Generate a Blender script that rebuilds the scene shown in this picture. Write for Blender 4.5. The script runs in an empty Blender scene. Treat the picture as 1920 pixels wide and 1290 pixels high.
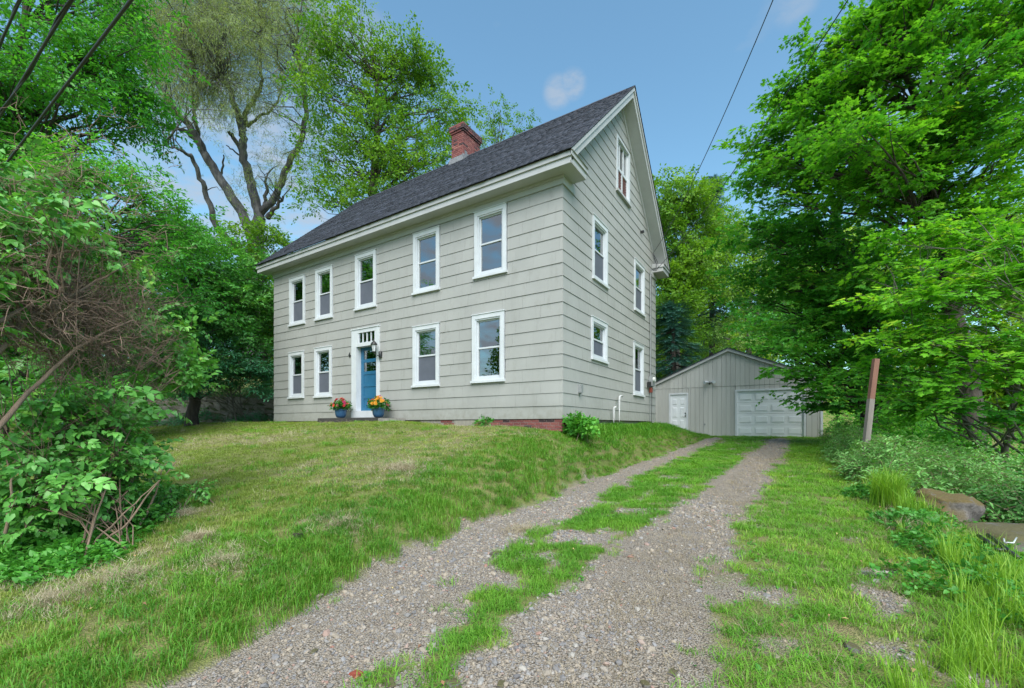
import bpy, math, random
import numpy as np
from mathutils import Vector, Matrix
random.seed(7)
rng = np.random.default_rng(11)
scene = bpy.context.scene
COL = scene.collection

# ------------------------------------------------------------------ camera
FPX = 824.0
YAW = math.radians(32.70)
CAM = np.array([4.596, -9.361, 1.5])
RIGHT = np.array([math.cos(YAW), math.sin(YAW), 0.0])
FWD = np.array([-math.sin(YAW), math.cos(YAW), 0.0])
cam_d = bpy.data.cameras.new('camera')
cam = bpy.data.objects.new('camera', cam_d)
COL.objects.link(cam)
cam.location = CAM
cam.rotation_euler = (math.radians(90), 0, YAW)
cam_d.sensor_width = 36
cam_d.lens = FPX / 1920 * 36
cam_d.shift_y = 153.0 / 1920
cam_d.clip_start = 0.05
cam_d.clip_end = 2000
scene.camera = cam

# ------------------------------------------------------------------ sky, sun, exposure
SUN_EL, SUN_AZ = math.radians(50), math.radians(142)      # azimuth clockwise from +Y
world = bpy.data.worlds.new('World')
scene.world = world
world.use_nodes = True
nt = world.node_tree
nt.nodes.clear()
def N(t, ty, **kw):
    n = t.nodes.new(ty)
    for k, v in kw.items():
        setattr(n, k, v)
    return n
sky = N(nt, 'ShaderNodeTexSky', sky_type='NISHITA', sun_disc=False)
sky.sun_elevation = SUN_EL
sky.sun_rotation = SUN_AZ
sky.altitude = 0
sky.air_density = 1.0
sky.dust_density = 1.0
sky.ozone_density = 1.0
bg = N(nt, 'ShaderNodeBackground')
bg.inputs['Strength'].default_value = 0.15
tc = N(nt, 'ShaderNodeTexCoord')
mp = N(nt, 'ShaderNodeMapping')
mp.inputs['Scale'].default_value = (1.0, 1.0, 2.4)
mp.inputs['Location'].default_value = (0.35, 0.2, 0.1)
nz = N(nt, 'ShaderNodeTexNoise')
nz.inputs['Scale'].default_value = 2.6
nz.inputs['Detail'].default_value = 7
nz.inputs['Roughness'].default_value = 0.52
rmp = N(nt, 'ShaderNodeValToRGB')
rmp.color_ramp.elements[0].position = 0.545
rmp.color_ramp.elements[1].position = 0.86
mixc = N(nt, 'ShaderNodeMix', data_type='RGBA')
L = nt.links.new
L(tc.outputs['Generated'], mp.inputs['Vector'])
L(mp.outputs['Vector'], nz.inputs['Vector'])
L(nz.outputs['Fac'], rmp.inputs['Fac'])
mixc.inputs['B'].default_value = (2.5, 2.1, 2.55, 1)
nz2 = N(nt, 'ShaderNodeTexNoise')
nz2.inputs['Scale'].default_value = 14; nz2.inputs['Detail'].default_value = 6; nz2.inputs['Roughness'].default_value = 0.6
L(mp.outputs['Vector'], nz2.inputs['Vector'])
def _dir(px, py):
    v = FWD + (px - 960) / FPX * RIGHT + np.array([0, 0, (798 - py) / FPX]); return v / np.linalg.norm(v)
cl = rmp.outputs['Color']
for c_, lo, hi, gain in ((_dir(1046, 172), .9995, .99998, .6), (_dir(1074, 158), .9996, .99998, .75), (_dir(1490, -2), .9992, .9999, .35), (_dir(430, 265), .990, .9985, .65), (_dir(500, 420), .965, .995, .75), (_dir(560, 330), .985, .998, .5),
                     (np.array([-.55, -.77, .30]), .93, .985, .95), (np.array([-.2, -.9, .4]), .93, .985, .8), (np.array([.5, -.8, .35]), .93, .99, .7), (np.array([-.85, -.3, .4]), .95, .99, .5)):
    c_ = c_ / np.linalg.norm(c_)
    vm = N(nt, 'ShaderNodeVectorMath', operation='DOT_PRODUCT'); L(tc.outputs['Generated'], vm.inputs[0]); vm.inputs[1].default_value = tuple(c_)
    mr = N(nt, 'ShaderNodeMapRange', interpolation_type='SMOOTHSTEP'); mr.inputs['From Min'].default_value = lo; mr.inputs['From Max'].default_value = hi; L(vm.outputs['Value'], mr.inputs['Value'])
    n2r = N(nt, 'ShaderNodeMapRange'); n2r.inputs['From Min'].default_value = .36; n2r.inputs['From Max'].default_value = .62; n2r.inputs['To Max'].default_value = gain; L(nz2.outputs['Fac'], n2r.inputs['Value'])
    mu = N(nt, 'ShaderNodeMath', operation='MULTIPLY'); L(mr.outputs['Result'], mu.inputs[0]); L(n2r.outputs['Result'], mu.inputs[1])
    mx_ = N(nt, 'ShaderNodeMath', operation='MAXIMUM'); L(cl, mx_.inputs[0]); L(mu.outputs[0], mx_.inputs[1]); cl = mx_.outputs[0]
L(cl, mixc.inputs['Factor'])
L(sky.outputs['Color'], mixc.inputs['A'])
hs_ = N(nt, 'ShaderNodeMix', data_type='RGBA', blend_type='MULTIPLY')
hs_.inputs['Factor'].default_value = 1.0
hs_.inputs['B'].default_value = (0.62, 0.82, 0.77, 1)
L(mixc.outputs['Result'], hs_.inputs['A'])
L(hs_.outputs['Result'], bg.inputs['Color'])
wo = N(nt, 'ShaderNodeOutputWorld')
L(bg.outputs['Background'], wo.inputs['Surface'])

sun_d = bpy.data.lights.new('sun', 'SUN')
sun_d.energy = 2.5
sun_d.angle = math.radians(55)
sun_d.color = (1.0, 0.95, 0.88)
sun = bpy.data.objects.new('sun', sun_d)
COL.objects.link(sun)
sd = Vector((math.sin(SUN_AZ) * math.cos(SUN_EL), math.cos(SUN_AZ) * math.cos(SUN_EL), math.sin(SUN_EL)))
sun.rotation_euler = (-sd).to_track_quat('-Z', 'Y').to_euler()
sun.location = (20, -30, 30)

vs = scene.view_settings
vs.view_transform = 'Standard'
vs.look = 'None'
vs.exposure = 1.2
vs.gamma = 1.0
vs.use_curve_mapping = False
scene.cycles.max_bounces = 7
scene.cycles.diffuse_bounces = 4
scene.cycles.transparent_max_bounces = 8
scene.cycles.use_denoising = True

# ------------------------------------------------------------------ helpers
def tag(o, label=None, cat=None, group=None, kind=None):
    if label: o['label'] = label
    if cat: o['category'] = cat
    if group: o['group'] = group
    if kind: o['kind'] = kind
    return o
def PX(px, py, z):
    """a point z metres ahead of the camera, seen at photograph pixel px, py"""
    return CAM + z * (FWD + (px - 960) / FPX * RIGHT + np.array([0, 0, (798 - py) / FPX]))
def npmesh(name, V, F=None, tint=None, quads=None, tris=None):
    me = bpy.data.meshes.new(name)
    V = np.asarray(V, dtype=np.float32)
    if F is not None:
        me.from_pydata(V.tolist(), [], F)
    else:
        loops = []; starts = []; n = 0
        if quads is not None and len(quads):
            q = np.asarray(quads, dtype=np.int32)
            loops.append(q.ravel()); starts.append(n + 4 * np.arange(len(q))); n += q.size
        if tris is not None and len(tris):
            q = np.asarray(tris, dtype=np.int32)
            loops.append(q.ravel()); starts.append(n + 3 * np.arange(len(q))); n += q.size
        me.vertices.add(len(V)); me.vertices.foreach_set('co', V.ravel())
        if loops:
            lo = np.concatenate(loops); st = np.concatenate(starts).astype(np.int32)
            me.loops.add(len(lo)); me.loops.foreach_set('vertex_index', lo)
            me.polygons.add(len(st)); me.polygons.foreach_set('loop_start', st)
        me.update(calc_edges=True)
    if tint is not None:
        a = me.attributes.new('tint', 'FLOAT', 'POINT')
        a.data.foreach_set('value', np.broadcast_to(np.asarray(tint, dtype=np.float32), (len(V),)).copy())
    me.validate()
    return me
def smooth(me):
    me.polygons.foreach_set('use_smooth', [True] * len(me.polygons))
def link(name, me, mat=None, parent=None, sm=False):
    o = bpy.data.objects.new(name, me)
    COL.objects.link(o)
    if mat is not None and me is not None and not len(me.materials):
        me.materials.append(mat)
    if sm: smooth(me)
    if parent is not None:
        o.parent = parent
        if parent.parent is None and parent.type == 'EMPTY':
            o.matrix_parent_inverse = Matrix.Translation(-parent.location)
    return o
def empty(name, loc, label, cat, group=None):
    o = bpy.data.objects.new(name, None)
    COL.objects.link(o)
    o.location = Vector([float(v) for v in loc])
    o.empty_display_size = 0.2
    return tag(o, label, cat, group)
class MB:
    def __init__(s): s.v = []; s.f = []; s.t = []
    def add(s, V, F, tint=0.5):
        b = len(s.v)
        s.v += [tuple(float(c) for c in p) for p in V]
        s.f += [tuple(i + b for i in f) for f in F]
        s.t += [tint] * len(V)
        return s
    def box(s, x0, x1, y0, y1, z0, z1, tint=0.5):
        if x0 > x1: x0, x1 = x1, x0
        if y0 > y1: y0, y1 = y1, y0
        if z0 > z1: z0, z1 = z1, z0
        return s.add([(x0,y0,z0),(x1,y0,z0),(x1,y1,z0),(x0,y1,z0),(x0,y0,z1),(x1,y0,z1),(x1,y1,z1),(x0,y1,z1)], BOXF, tint)
    def prism(s, poly, ax, a0, a1, tint=0.5):
        """polygon in the two other axes, extruded along axis ax"""
        n = len(poly); V = []
        for a in (a0, a1):
            for p in poly:
                q = list(p); q.insert(ax, a); V.append(q)
        F = [tuple(range(n))[::-1], tuple(range(n, 2 * n))] + [(i, (i + 1) % n, n + (i + 1) % n, n + i) for i in range(n)]
        return s.add(V, F, tint)
    def lathe(s, c, prof, n=16, tint=0.5):
        V = []; F = []
        for r, z in prof:
            for k in range(n):
                a = 2 * math.pi * k / n
                V.append((c[0] + r * math.cos(a), c[1] + r * math.sin(a), c[2] + z))
        for j in range(len(prof) - 1):
            for k in range(n):
                F.append((j*n+k, j*n+(k+1)%n, (j+1)*n+(k+1)%n, (j+1)*n+k))
        F.append(tuple(range(n))[::-1]); F.append(tuple((len(prof)-1)*n + k for k in range(n)))
        return s.add(V, F, tint)
    def tube(s, P, R, n=8, tint=0.5):
        V, Q = tube_np(P, R, n)
        F = [tuple(q) for q in Q.tolist()]
        F.append(tuple(range(n))[::-1]); F.append(tuple(len(V) - n + k for k in range(n)))
        return s.add(V, F, tint)
    def build(s, name, mat, parent=None, sm=False, kind=None):
        me = npmesh(name, s.v, s.f, s.t)
        bmfix(me)
        o = link(name, me, mat, parent, sm)
        if kind: o['kind'] = kind
        return o
BOXF = [(0,3,2,1),(4,5,6,7),(0,1,5,4),(1,2,6,5),(2,3,7,6),(3,0,4,7)]
import bmesh
def bmfix(me):
    bm = bmesh.new(); bm.from_mesh(me)
    bmesh.ops.recalc_face_normals(bm, faces=bm.faces)
    bm.to_mesh(me); bm.free()
def tube_np(P, R, n=6):
    P = np.asarray(P, float); R = np.broadcast_to(np.asarray(R, float), (len(P),))
    T = np.gradient(P, axis=0); T /= np.linalg.norm(T, axis=1)[:, None] + 1e-9
    ref = np.where(np.abs(T[:, 2:3]) > 0.9, np.array([[1.0, 0, 0]]), np.array([[0, 0, 1.0]]))
    ref = np.broadcast_to(ref[len(ref)//2], T.shape)
    A = np.cross(T, ref); A /= np.linalg.norm(A, axis=1)[:, None] + 1e-9
    B = np.cross(T, A)
    an = 2 * np.pi * np.arange(n) / n
    V = P[:, None, :] + R[:, None, None] * (A[:, None, :] * np.cos(an)[None, :, None] + B[:, None, :] * np.sin(an)[None, :, None])
    m = len(P)
    i = np.arange(m - 1)[:, None] * n; k = np.arange(n)[None, :]; k1 = (k + 1) % n
    Q = np.stack([i + k, i + k1, i + n + k1, i + n + k], -1).reshape(-1, 4)
    return V.reshape(-1, 3), Q
class Tubes:
    def __init__(s): s.V = []; s.Q = []; s.n = 0
    def add(s, P, R, n=6):
        V, Q = tube_np(P, R, n)
        s.V.append(V); s.Q.append(Q + s.n); s.n += len(V)
    def build(s, name, mat, parent=None, kind=None):
        if not s.V: return None
        me = npmesh(name, np.concatenate(s.V), quads=np.concatenate(s.Q))
        o = link(name, me, mat, parent, True)
        if kind: o['kind'] = kind
        return o
def hash2(ix, iy, seed):
    h = np.sin(ix * 127.1 + iy * 311.7 + seed * 74.7) * 43758.5453
    return h - np.floor(h)
def vnoise(x, y, seed=0):
    x = np.asarray(x, float); y = np.asarray(y, float)
    ix, iy = np.floor(x), np.floor(y); fx, fy = x - ix, y - iy
    fx = fx * fx * (3 - 2 * fx); fy = fy * fy * (3 - 2 * fy)
    a = hash2(ix, iy, seed); b = hash2(ix + 1, iy, seed); c = hash2(ix, iy + 1, seed); d = hash2(ix + 1, iy + 1, seed)
    return (a * (1 - fx) + b * fx) * (1 - fy) + (c * (1 - fx) + d * fx) * fy
def fbm(x, y, seed=0, o=4):
    s = 0; a = 0.5; t = 0
    for k in range(o):
        s = s + a * vnoise(x * 2 ** k, y * 2 ** k, seed + k); t += a; a *= 0.5
    return s / t
def sst(t):
    t = np.clip(t, 0, 1); return t * t * (3 - 2 * t)

# ------------------------------------------------------------------ materials
def mat_new(name):
    m = bpy.data.materials.new(name); m.use_nodes = True
    t = m.node_tree; t.nodes.clear()
    out = N(t, 'ShaderNodeOutputMaterial')
    b = N(t, 'ShaderNodeBsdfPrincipled')
    t.links.new(b.outputs['BSDF'], out.inputs['Surface'])
    return m, t, b, out
def rgb(c): return (c[0], c[1], c[2], 1)
def mixn(t, fac, a, b, blend='MIX'):
    m = N(t, 'ShaderNodeMix', data_type='RGBA', blend_type=blend)
    for k, v in (('Factor', fac), ('A', a), ('B', b)):
        if isinstance(v, (int, float)): m.inputs[k].default_value = v
        elif isinstance(v, tuple): m.inputs[k].default_value = rgb(v)
        else: t.links.new(v, m.inputs[k])
    return m.outputs['Result']
def noise(t, scale, detail=4, rough=0.55, stretch=None, seed=0.0):
    c = N(t, 'ShaderNodeTexCoord')
    mpn = N(t, 'ShaderNodeMapping')
    mpn.inputs['Location'].default_value = (seed, seed * 0.7, seed * 1.3)
    if stretch: mpn.inputs['Scale'].default_value = stretch
    t.links.new(c.outputs['Object'], mpn.inputs['Vector'])
    n = N(t, 'ShaderNodeTexNoise')
    n.inputs['Scale'].default_value = scale; n.inputs['Detail'].default_value = detail; n.inputs['Roughness'].default_value = rough
    t.links.new(mpn.outputs['Vector'], n.inputs['Vector'])
    return n.outputs['Fac']
def ramp(t, v, lo, hi):
    r = N(t, 'ShaderNodeMapRange'); r.inputs['From Min'].default_value = lo; r.inputs['From Max'].default_value = hi
    t.links.new(v, r.inputs['Value']); return r.outputs['Result']
def bump(t, b, h, strength=0.3, dist=0.01):
    n = N(t, 'ShaderNodeBump'); n.inputs['Strength'].default_value = strength; n.inputs['Distance'].default_value = dist
    t.links.new(h, n.inputs['Height']); t.links.new(n.outputs['Normal'], b.inputs['Normal'])
def attr(t, name, ty='GEOMETRY'):
    a = N(t, 'ShaderNodeAttribute', attribute_type=ty, attribute_name=name); return a
def painted(name, c, c2=None, rough=0.55, scale=2.0, tintamt=0.0, grain=40, bs=0.15, stretch=None, dirt=None):
    m, t, b, o = mat_new(name)
    c2 = c2 or tuple(v * 0.86 for v in c)
    col = mixn(t, ramp(t, noise(t, scale, 5, 0.6, stretch), 0.35, 0.7), c, c2)
    if tintamt:
        a = attr(t, 'tint')
        col = mixn(t, a.outputs['Fac'], mixn(t, 1.0, col, tuple([1 - tintamt] * 3), 'MULTIPLY'), col)
    if dirt:
        col = mixn(t, ramp(t, noise(t, 5, 6, 0.7, (1, 1, 0.35), 3.3), 0.55, 0.8), col, dirt)
    t.links.new(col, b.inputs['Base Color'])
    b.inputs['Roughness'].default_value = rough
    bump(t, b, noise(t, grain, 3, 0.6, stretch), bs, 0.004)
    return m
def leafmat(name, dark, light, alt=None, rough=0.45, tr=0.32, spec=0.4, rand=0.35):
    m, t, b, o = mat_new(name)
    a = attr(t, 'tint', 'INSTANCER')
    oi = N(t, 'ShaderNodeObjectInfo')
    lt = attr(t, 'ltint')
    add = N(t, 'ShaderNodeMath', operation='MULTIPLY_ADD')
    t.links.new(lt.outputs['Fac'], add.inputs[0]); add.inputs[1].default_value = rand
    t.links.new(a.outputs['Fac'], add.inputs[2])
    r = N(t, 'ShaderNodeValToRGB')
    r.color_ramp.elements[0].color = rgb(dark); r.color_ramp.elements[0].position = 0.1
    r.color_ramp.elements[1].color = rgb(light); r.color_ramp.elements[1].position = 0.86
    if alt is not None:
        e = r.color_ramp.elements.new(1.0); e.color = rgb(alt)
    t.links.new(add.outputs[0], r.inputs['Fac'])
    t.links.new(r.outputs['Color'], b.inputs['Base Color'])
    b.inputs['Roughness'].default_value = rough
    b.inputs['Specular IOR Level'].default_value = spec
    tl = N(t, 'ShaderNodeBsdfTranslucent')
    t.links.new(mixn(t, 1.0, r.outputs['Color'], (1.25, 1.2, 0.55), 'MULTIPLY'), tl.inputs['Color'])
    mx = N(t, 'ShaderNodeMixShader'); mx.inputs['Fac'].default_value = tr
    t.links.new(b.outputs['BSDF'], mx.inputs[1]); t.links.new(tl.outputs['BSDF'], mx.inputs[2])
    t.links.new(mx.outputs['Shader'], o.inputs['Surface'])
    return m
def bark(name, c1, c2, scale=9):
    m, t, b, o = mat_new(name)
    n1 = noise(t, scale, 6, 0.65, (1, 1, 0.22))
    t.links.new(mixn(t, ramp(t, n1, 0.35, 0.65), c1, c2), b.inputs['Base Color'])
    b.inputs['Roughness'].default_value = 0.9
    bump(t, b, n1, 0.9, 0.04)
    return m

M = {}
M['siding'] = painted('siding_paint', (0.372, 0.368, 0.362), (0.345, 0.341, 0.335), 0.6, 1.3, 0.045, 60, 0.2, (1, 1, 0.5), (0.285, 0.278, 0.262))
def weather(m):
    t = m.node_tree; b = [n for n in t.nodes if n.type == 'BSDF_PRINCIPLED'][0]; src = b.inputs['Base Color'].links[0].from_socket
    streak = ramp(t, noise(t, 3.5, 6, 0.65, (1, 1, 0.10), 8.0), 0.58, 0.95)
    c = mixn(t, streak, src, (0.285, 0.28, 0.265))
    blotch = ramp(t, noise(t, 0.7, 5, 0.6, None, 2.0), 0.35, 0.7)
    c = mixn(t, 1.0, c, mixn(t, blotch, (1.0, 1.0, 1.0), (0.90, 0.905, 0.90)), 'MULTIPLY')
    geo = N(t, 'ShaderNodeNewGeometry'); sp = N(t, 'ShaderNodeSeparateXYZ'); t.links.new(geo.outputs['Position'], sp.inputs['Vector'])
    mr = N(t, 'ShaderNodeMapRange'); mr.inputs['From Min'].default_value = 2.15; mr.inputs['From Max'].default_value = 1.62; t.links.new(sp.outputs['Z'], mr.inputs['Value'])
    mm = N(t, 'ShaderNodeMath', operation='MULTIPLY'); t.links.new(mr.outputs['Result'], mm.inputs[0]); t.links.new(ramp(t, noise(t, 6, 5, .7, None, 1.0), 0.3, 0.75), mm.inputs[1])
    c = mixn(t, mm.outputs[0], c, (0.22, 0.21, 0.18))
    t.links.new(c, b.inputs['Base Color'])
weather(M['siding'])
M['trimgrey'] = painted('trim_paint', (0.455, 0.455, 0.468), (0.405, 0.405, 0.416), 0.5, 2.2, 0, 30, 0.12)
M['white'] = painted('white_paint', (0.60, 0.62, 0.66), (0.53, 0.55, 0.59), 0.4, 4, 0, 50, 0.08)
M['vinyl'] = painted('white_vinyl', (0.56, 0.585, 0.63), (0.52, 0.545, 0.59), 0.35, 4, 0, 20, 0.03)
M['tar'] = painted('tar_paper', (0.03, 0.03, 0.03), (0.02, 0.02, 0.02), 0.9)
M['roomdark'] = M['tar']
M['curtain'] = painted('curtain_cloth', (0.62, 0.63, 0.62), (0.5, 0.51, 0.5), 0.9, 5, 0, 60, 0.2)  # pale cloth, also for the window sheets that imitate reflected sky
M['curtaindark'] = painted('grey_curtain_cloth', (0.20, 0.20, 0.21), (0.13, 0.13, 0.14), 0.9, 9, 0, 60, 0.2)
M['slat'] = painted('vent_paint', (0.30, 0.275, 0.24), (0.22, 0.20, 0.18), 0.7)
M['screen'] = painted('insect_screen', (0.105, 0.115, 0.15), (0.085, 0.095, 0.125), 0.7, 3, 0, 300, 0.1)
M['blue'] = painted('blue_door_paint', (0.020, 0.130, 0.250), (0.016, 0.108, 0.215), 0.38, 3, 0, 30, 0.06)
M['black'] = painted('black_metal', (0.012, 0.012, 0.014), (0.02, 0.02, 0.022), 0.4)
M['greymetal'] = painted('grey_metal', (0.26, 0.27, 0.28), (0.19, 0.20, 0.21), 0.5, 12)
M['flash'] = painted('lead_flashing', (0.20, 0.20, 0.215), (0.10, 0.10, 0.11), 0.6, 14, 0, 30, 0.4)
M['garage'] = painted('garage_siding', (0.48, 0.475, 0.46), (0.42, 0.42, 0.405), 0.65, 2.5, 0.12, 30, 0.25, (1, 1, 0.15))
M['garagedoor'] = painted('garage_door_paint', (0.72, 0.74, 0.78), (0.66, 0.68, 0.72), 0.4, 3, 0, 40, 0.06)
M['granite'] = painted('granite_step', (0.06, 0.055, 0.055), (0.03, 0.028, 0.028), 0.85, 14, 0, 60, 0.8)
M['potblue'] = painted('blue_ceramic', (0.035, 0.10, 0.21), (0.05, 0.13, 0.25), 0.25, 6)
M['mortar'] = painted('mortar', (0.30, 0.27, 0.26), (0.2, 0.17, 0.16), 0.9, 20, 0, 60, 0.5)
M['soil'] = painted('potting_soil', (0.03, 0.02, 0.015), None, 0.95, 30)
M['woodred'] = painted('stained_red_wood', (0.22, 0.105, 0.075), (0.15, 0.065, 0.05), 0.75, 5, 0, 50, 0.5, (1, 1, 0.12))
M['woodgrey'] = painted('weathered_grey_wood', (0.22, 0.19, 0.175), (0.12, 0.10, 0.095), 0.85, 9, 0, 60, 0.8, (1, 1, 0.12))
M['lattice'] = painted('red_lattice', (0.18, 0.06, 0.06), None, 0.7)
M['orange'] = painted('rust_orange', (0.24, 0.05, 0.03), None, 0.7)
M['cable'] = painted('cable_sheath', (0.045, 0.047, 0.055), (0.03, 0.03, 0.035), 0.55)

def brickmat():
    m, t, b, o = mat_new('red_brick')
    a = attr(t, 'tint')
    r = N(t, 'ShaderNodeValToRGB')
    e = r.color_ramp.elements
    e[0].color = rgb((0.025, 0.016, 0.022)); e[0].position = 0.0
    e[1].color = rgb((0.30, 0.12, 0.10)); e[1].position = 1.0
    q = e.new(0.25); q.color = rgb((0.15, 0.042, 0.045))
    q = e.new(0.7); q.color = rgb((0.21, 0.058, 0.055))
    t.links.new(a.outputs['Fac'], r.inputs['Fac'])
    n = noise(t, 25, 5, 0.7)
    col = mixn(t, ramp(t, n, 0.5, 0.8), r.outputs['Color'], (0.33, 0.22, 0.20))
    t.links.new(col, b.inputs['Base Color']); b.inputs['Roughness'].default_value = 0.9
    bump(t, b, n, 0.5, 0.006)
    return m
M['brick'] = brickmat()
def roofmat():
    m, t, b, o = mat_new('asphalt_shingle')
    a = attr(t, 'tint')
    n = noise(t, 180, 2, 0.7); n2 = noise(t, 1.6, 4, 0.6)
    c = mixn(t, a.outputs['Fac'], (0.010, 0.012, 0.020), (0.060, 0.068, 0.098))
    c = mixn(t, ramp(t, n, 0.5, 0.9), c, (0.07, 0.078, 0.105))
    t.links.new(c, b.inputs['Base Color']); b.inputs['Roughness'].default_value = 0.85
    bump(t, b, n, 0.5, 0.004)
    return m
M['roof'] = roofmat()
def stonemat(name, ca, cb, moss=None, scale=7):
    m, t, b, o = mat_new(name)
    a = attr(t, 'tint'); n = noise(t, scale, 6, 0.65)
    c = mixn(t, a.outputs['Fac'], ca, cb)
    c = mixn(t, ramp(t, n, 0.35, 0.75), c, tuple(v * 0.45 for v in ca))
    if moss:
        g = N(t, 'ShaderNodeNewGeometry'); s = N(t, 'ShaderNodeSeparateXYZ')
        t.links.new(g.outputs['Normal'], s.inputs['Vector'])
        mm = N(t, 'ShaderNodeMath', operation='MULTIPLY')
        t.links.new(ramp(t, s.outputs['Z'], 0.0, 0.5), mm.inputs[0]); t.links.new(ramp(t, noise(t, scale * .6, 5, .6, None, 5.0), 0.30, 0.42), mm.inputs[1])
        c = mixn(t, mm.outputs[0], c, moss)
    t.links.new(c, b.inputs['Base Color']); b.inputs['Roughness'].default_value = 0.9
    bump(t, b, n, 0.8, 0.03)
    return m
M['stone'] = stonemat('field_stone', (0.27, 0.25, 0.24), (0.40, 0.37, 0.34), (0.06, 0.08, 0.03))
M['mossrock'] = stonemat('mossy_rock', (0.16, 0.14, 0.135), (0.2, 0.18, 0.17), (0.11, 0.08, 0.028), 16)
M['slab'] = stonemat('flat_ledge', (0.15, 0.14, 0.145), (0.18, 0.17, 0.175), (0.09, 0.08, 0.035), 9)
def pebmat():
    m, t, b, o = mat_new('gravel_stone')
    a = attr(t, 'tint', 'INSTANCER'); g = attr(t, 'tint')
    r = N(t, 'ShaderNodeValToRGB'); e = r.color_ramp.elements
    e[0].color = rgb((0.13, 0.125, 0.135)); e[1].color = rgb((0.33, 0.30, 0.28))
    for p, c in ((0.2, (0.20, 0.195, 0.20)), (0.4, (0.28, 0.235, 0.185)), (0.7, (0.36, 0.295, 0.225)), (0.85, (0.25, 0.25, 0.265)), (0.95, (0.40, 0.365, 0.32)), (0.985, (0.30, 0.13, 0.09))):
        q = e.new(p); q.color = rgb(c)
    t.links.new(a.outputs['Fac'], r.inputs['Fac'])
    n = noise(t, 60, 3, 0.6)
    t.links.new(mixn(t, ramp(t, n, 0.4, 0.8), r.outputs['Color'], (0.16, 0.14, 0.13)), b.inputs['Base Color'])
    b.inputs['Roughness'].default_value = 0.85
    return m
M['pebble'] = pebmat()
def glassmat():
    m, t, b, o = mat_new('window_glass')
    tr = N(t, 'ShaderNodeBsdfTransparent'); tr.inputs['Color'].default_value = (0.80, 0.84, 0.84, 1)
    gl = N(t, 'ShaderNodeBsdfGlossy'); gl.inputs['Roughness'].default_value = 0.015; gl.inputs['Color'].default_value = (0.95, 0.98, 1, 1)
    bump_n = N(t, 'ShaderNodeBump'); bump_n.inputs['Strength'].default_value = 0.25; bump_n.inputs['Distance'].default_value = 0.01
    t.links.new(noise(t, 1.5, 1, 0.3), bump_n.inputs['Height']); t.links.new(bump_n.outputs['Normal'], gl.inputs['Normal'])
    fr = N(t, 'ShaderNodeFresnel'); fr.inputs['IOR'].default_value = 3.6
    mx = N(t, 'ShaderNodeMixShader')
    t.links.new(fr.outputs['Fac'], mx.inputs['Fac']); t.links.new(tr.outputs['BSDF'], mx.inputs[1]); t.links.new(gl.outputs['BSDF'], mx.inputs[2])
    t.links.new(mx.outputs['Shader'], o.inputs['Surface'])
    return m
M['glass'] = glassmat()
M['bark'] = bark('grey_bark', (0.10, 0.085, 0.075), (0.20, 0.175, 0.155))
M['barkdark'] = bark('dark_bark', (0.035, 0.028, 0.025), (0.09, 0.07, 0.06))
M['barkwillow'] = bark('willow_bark', (0.035, 0.035, 0.042), (0.145, 0.135, 0.14), 5)
M['twig'] = bark('dry_twig', (0.20, 0.13, 0.10), (0.32, 0.22, 0.17), 20)
M['stem'] = bark('lilac_stem', (0.17, 0.12, 0.085), (0.27, 0.18, 0.13), 14)
M['petal_m'] = painted('magenta_petals', (0.36, 0.008, 0.085), (0.28, 0.005, 0.06), 0.6, 40)
M['petal_o'] = painted('orange_petals', (0.60, 0.075, 0.006), (0.5, 0.05, 0.005), 0.6, 40)
M['petal_r'] = painted('red_petals', (0.36, 0.010, 0.008), (0.26, 0.006, 0.008), 0.6, 40)
M['petal_y'] = painted('yellow_petals', (0.58, 0.26, 0.008), (0.5, 0.2, 0.008), 0.6, 40)

# ------------------------------------------------------------------ ground height
TY = [-30, -9.5, -8.2, -6.6, -4.8, -3.0, 0, 6, 9.5, 14, 60]
def trackL(Y): return np.interp(Y, TY, [2.4, 2.3, 2.1, 1.75, 1.47, 1.55, 1.42, 1.58, 1.6, 1.6, 1.6])
def trackR(Y): return np.interp(Y, TY, [3.5, 3.6, 3.6, 3.55, 3.5, 3.55, 3.65, 3.9, 4.05, 4.1, 4.1])
WA, WB = np.array([-14.0, 3.4]), np.array([-21.0, -4.2])
wd = (WB - WA) / np.linalg.norm(WB - WA); wn = np.array([wd[1], -wd[0]])
if np.dot(wn, np.array([-1, 1.0])) < 0: wn = -wn
def H(X, Y, bumps=True):
    X = np.asarray(X, float); Y = np.asarray(Y, float)
    hd = np.clip((Y + 9.36) / 23.3, -0.02, 1.0)
    P = 1.60 + 0.165 * np.minimum(0, Y + 0.9) - 0.14 * sst((X + 4.8) / 1.6) * (1 - sst((Y - 0.2) / 0.9)) + 0.05 * sst((Y - .2) / 1.5) * sst((X + 1) / 1)
    P = P + (1.0 - 1.46) * sst((Y - 8.4) / 4.5) * sst((X + 6) / 4)
    P = np.maximum(P, hd + 0.03)
    d = np.maximum(0, trackL(Y) - 0.45 - X)
    h = hd + (P - hd) * (1 - np.exp(-d / 0.52))
    s = (X - WA[0]) * wn[0] + (Y - WA[1]) * wn[1]
    h = h + 1.15 * sst((s - 0.1) / 0.5) * (X < -8) + 0.16 * np.clip(s - 0.5, 0, 60) * (X < -8)
    dr = np.clip(X - 5.9, 0, 5)
    h = h - 0.42 * dr * (Y > -30)
    h = h + 0.22 * np.clip(Y - 22, 0, 40)
    if bumps:
        h = h + 0.05 * (fbm(X * 1.1, Y * 1.1, 3) - 0.5) * np.clip(d * 2, 0.25, 1) + 0.02 * (vnoise(X * 4, Y * 4, 9) - 0.5)
    return h
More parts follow.
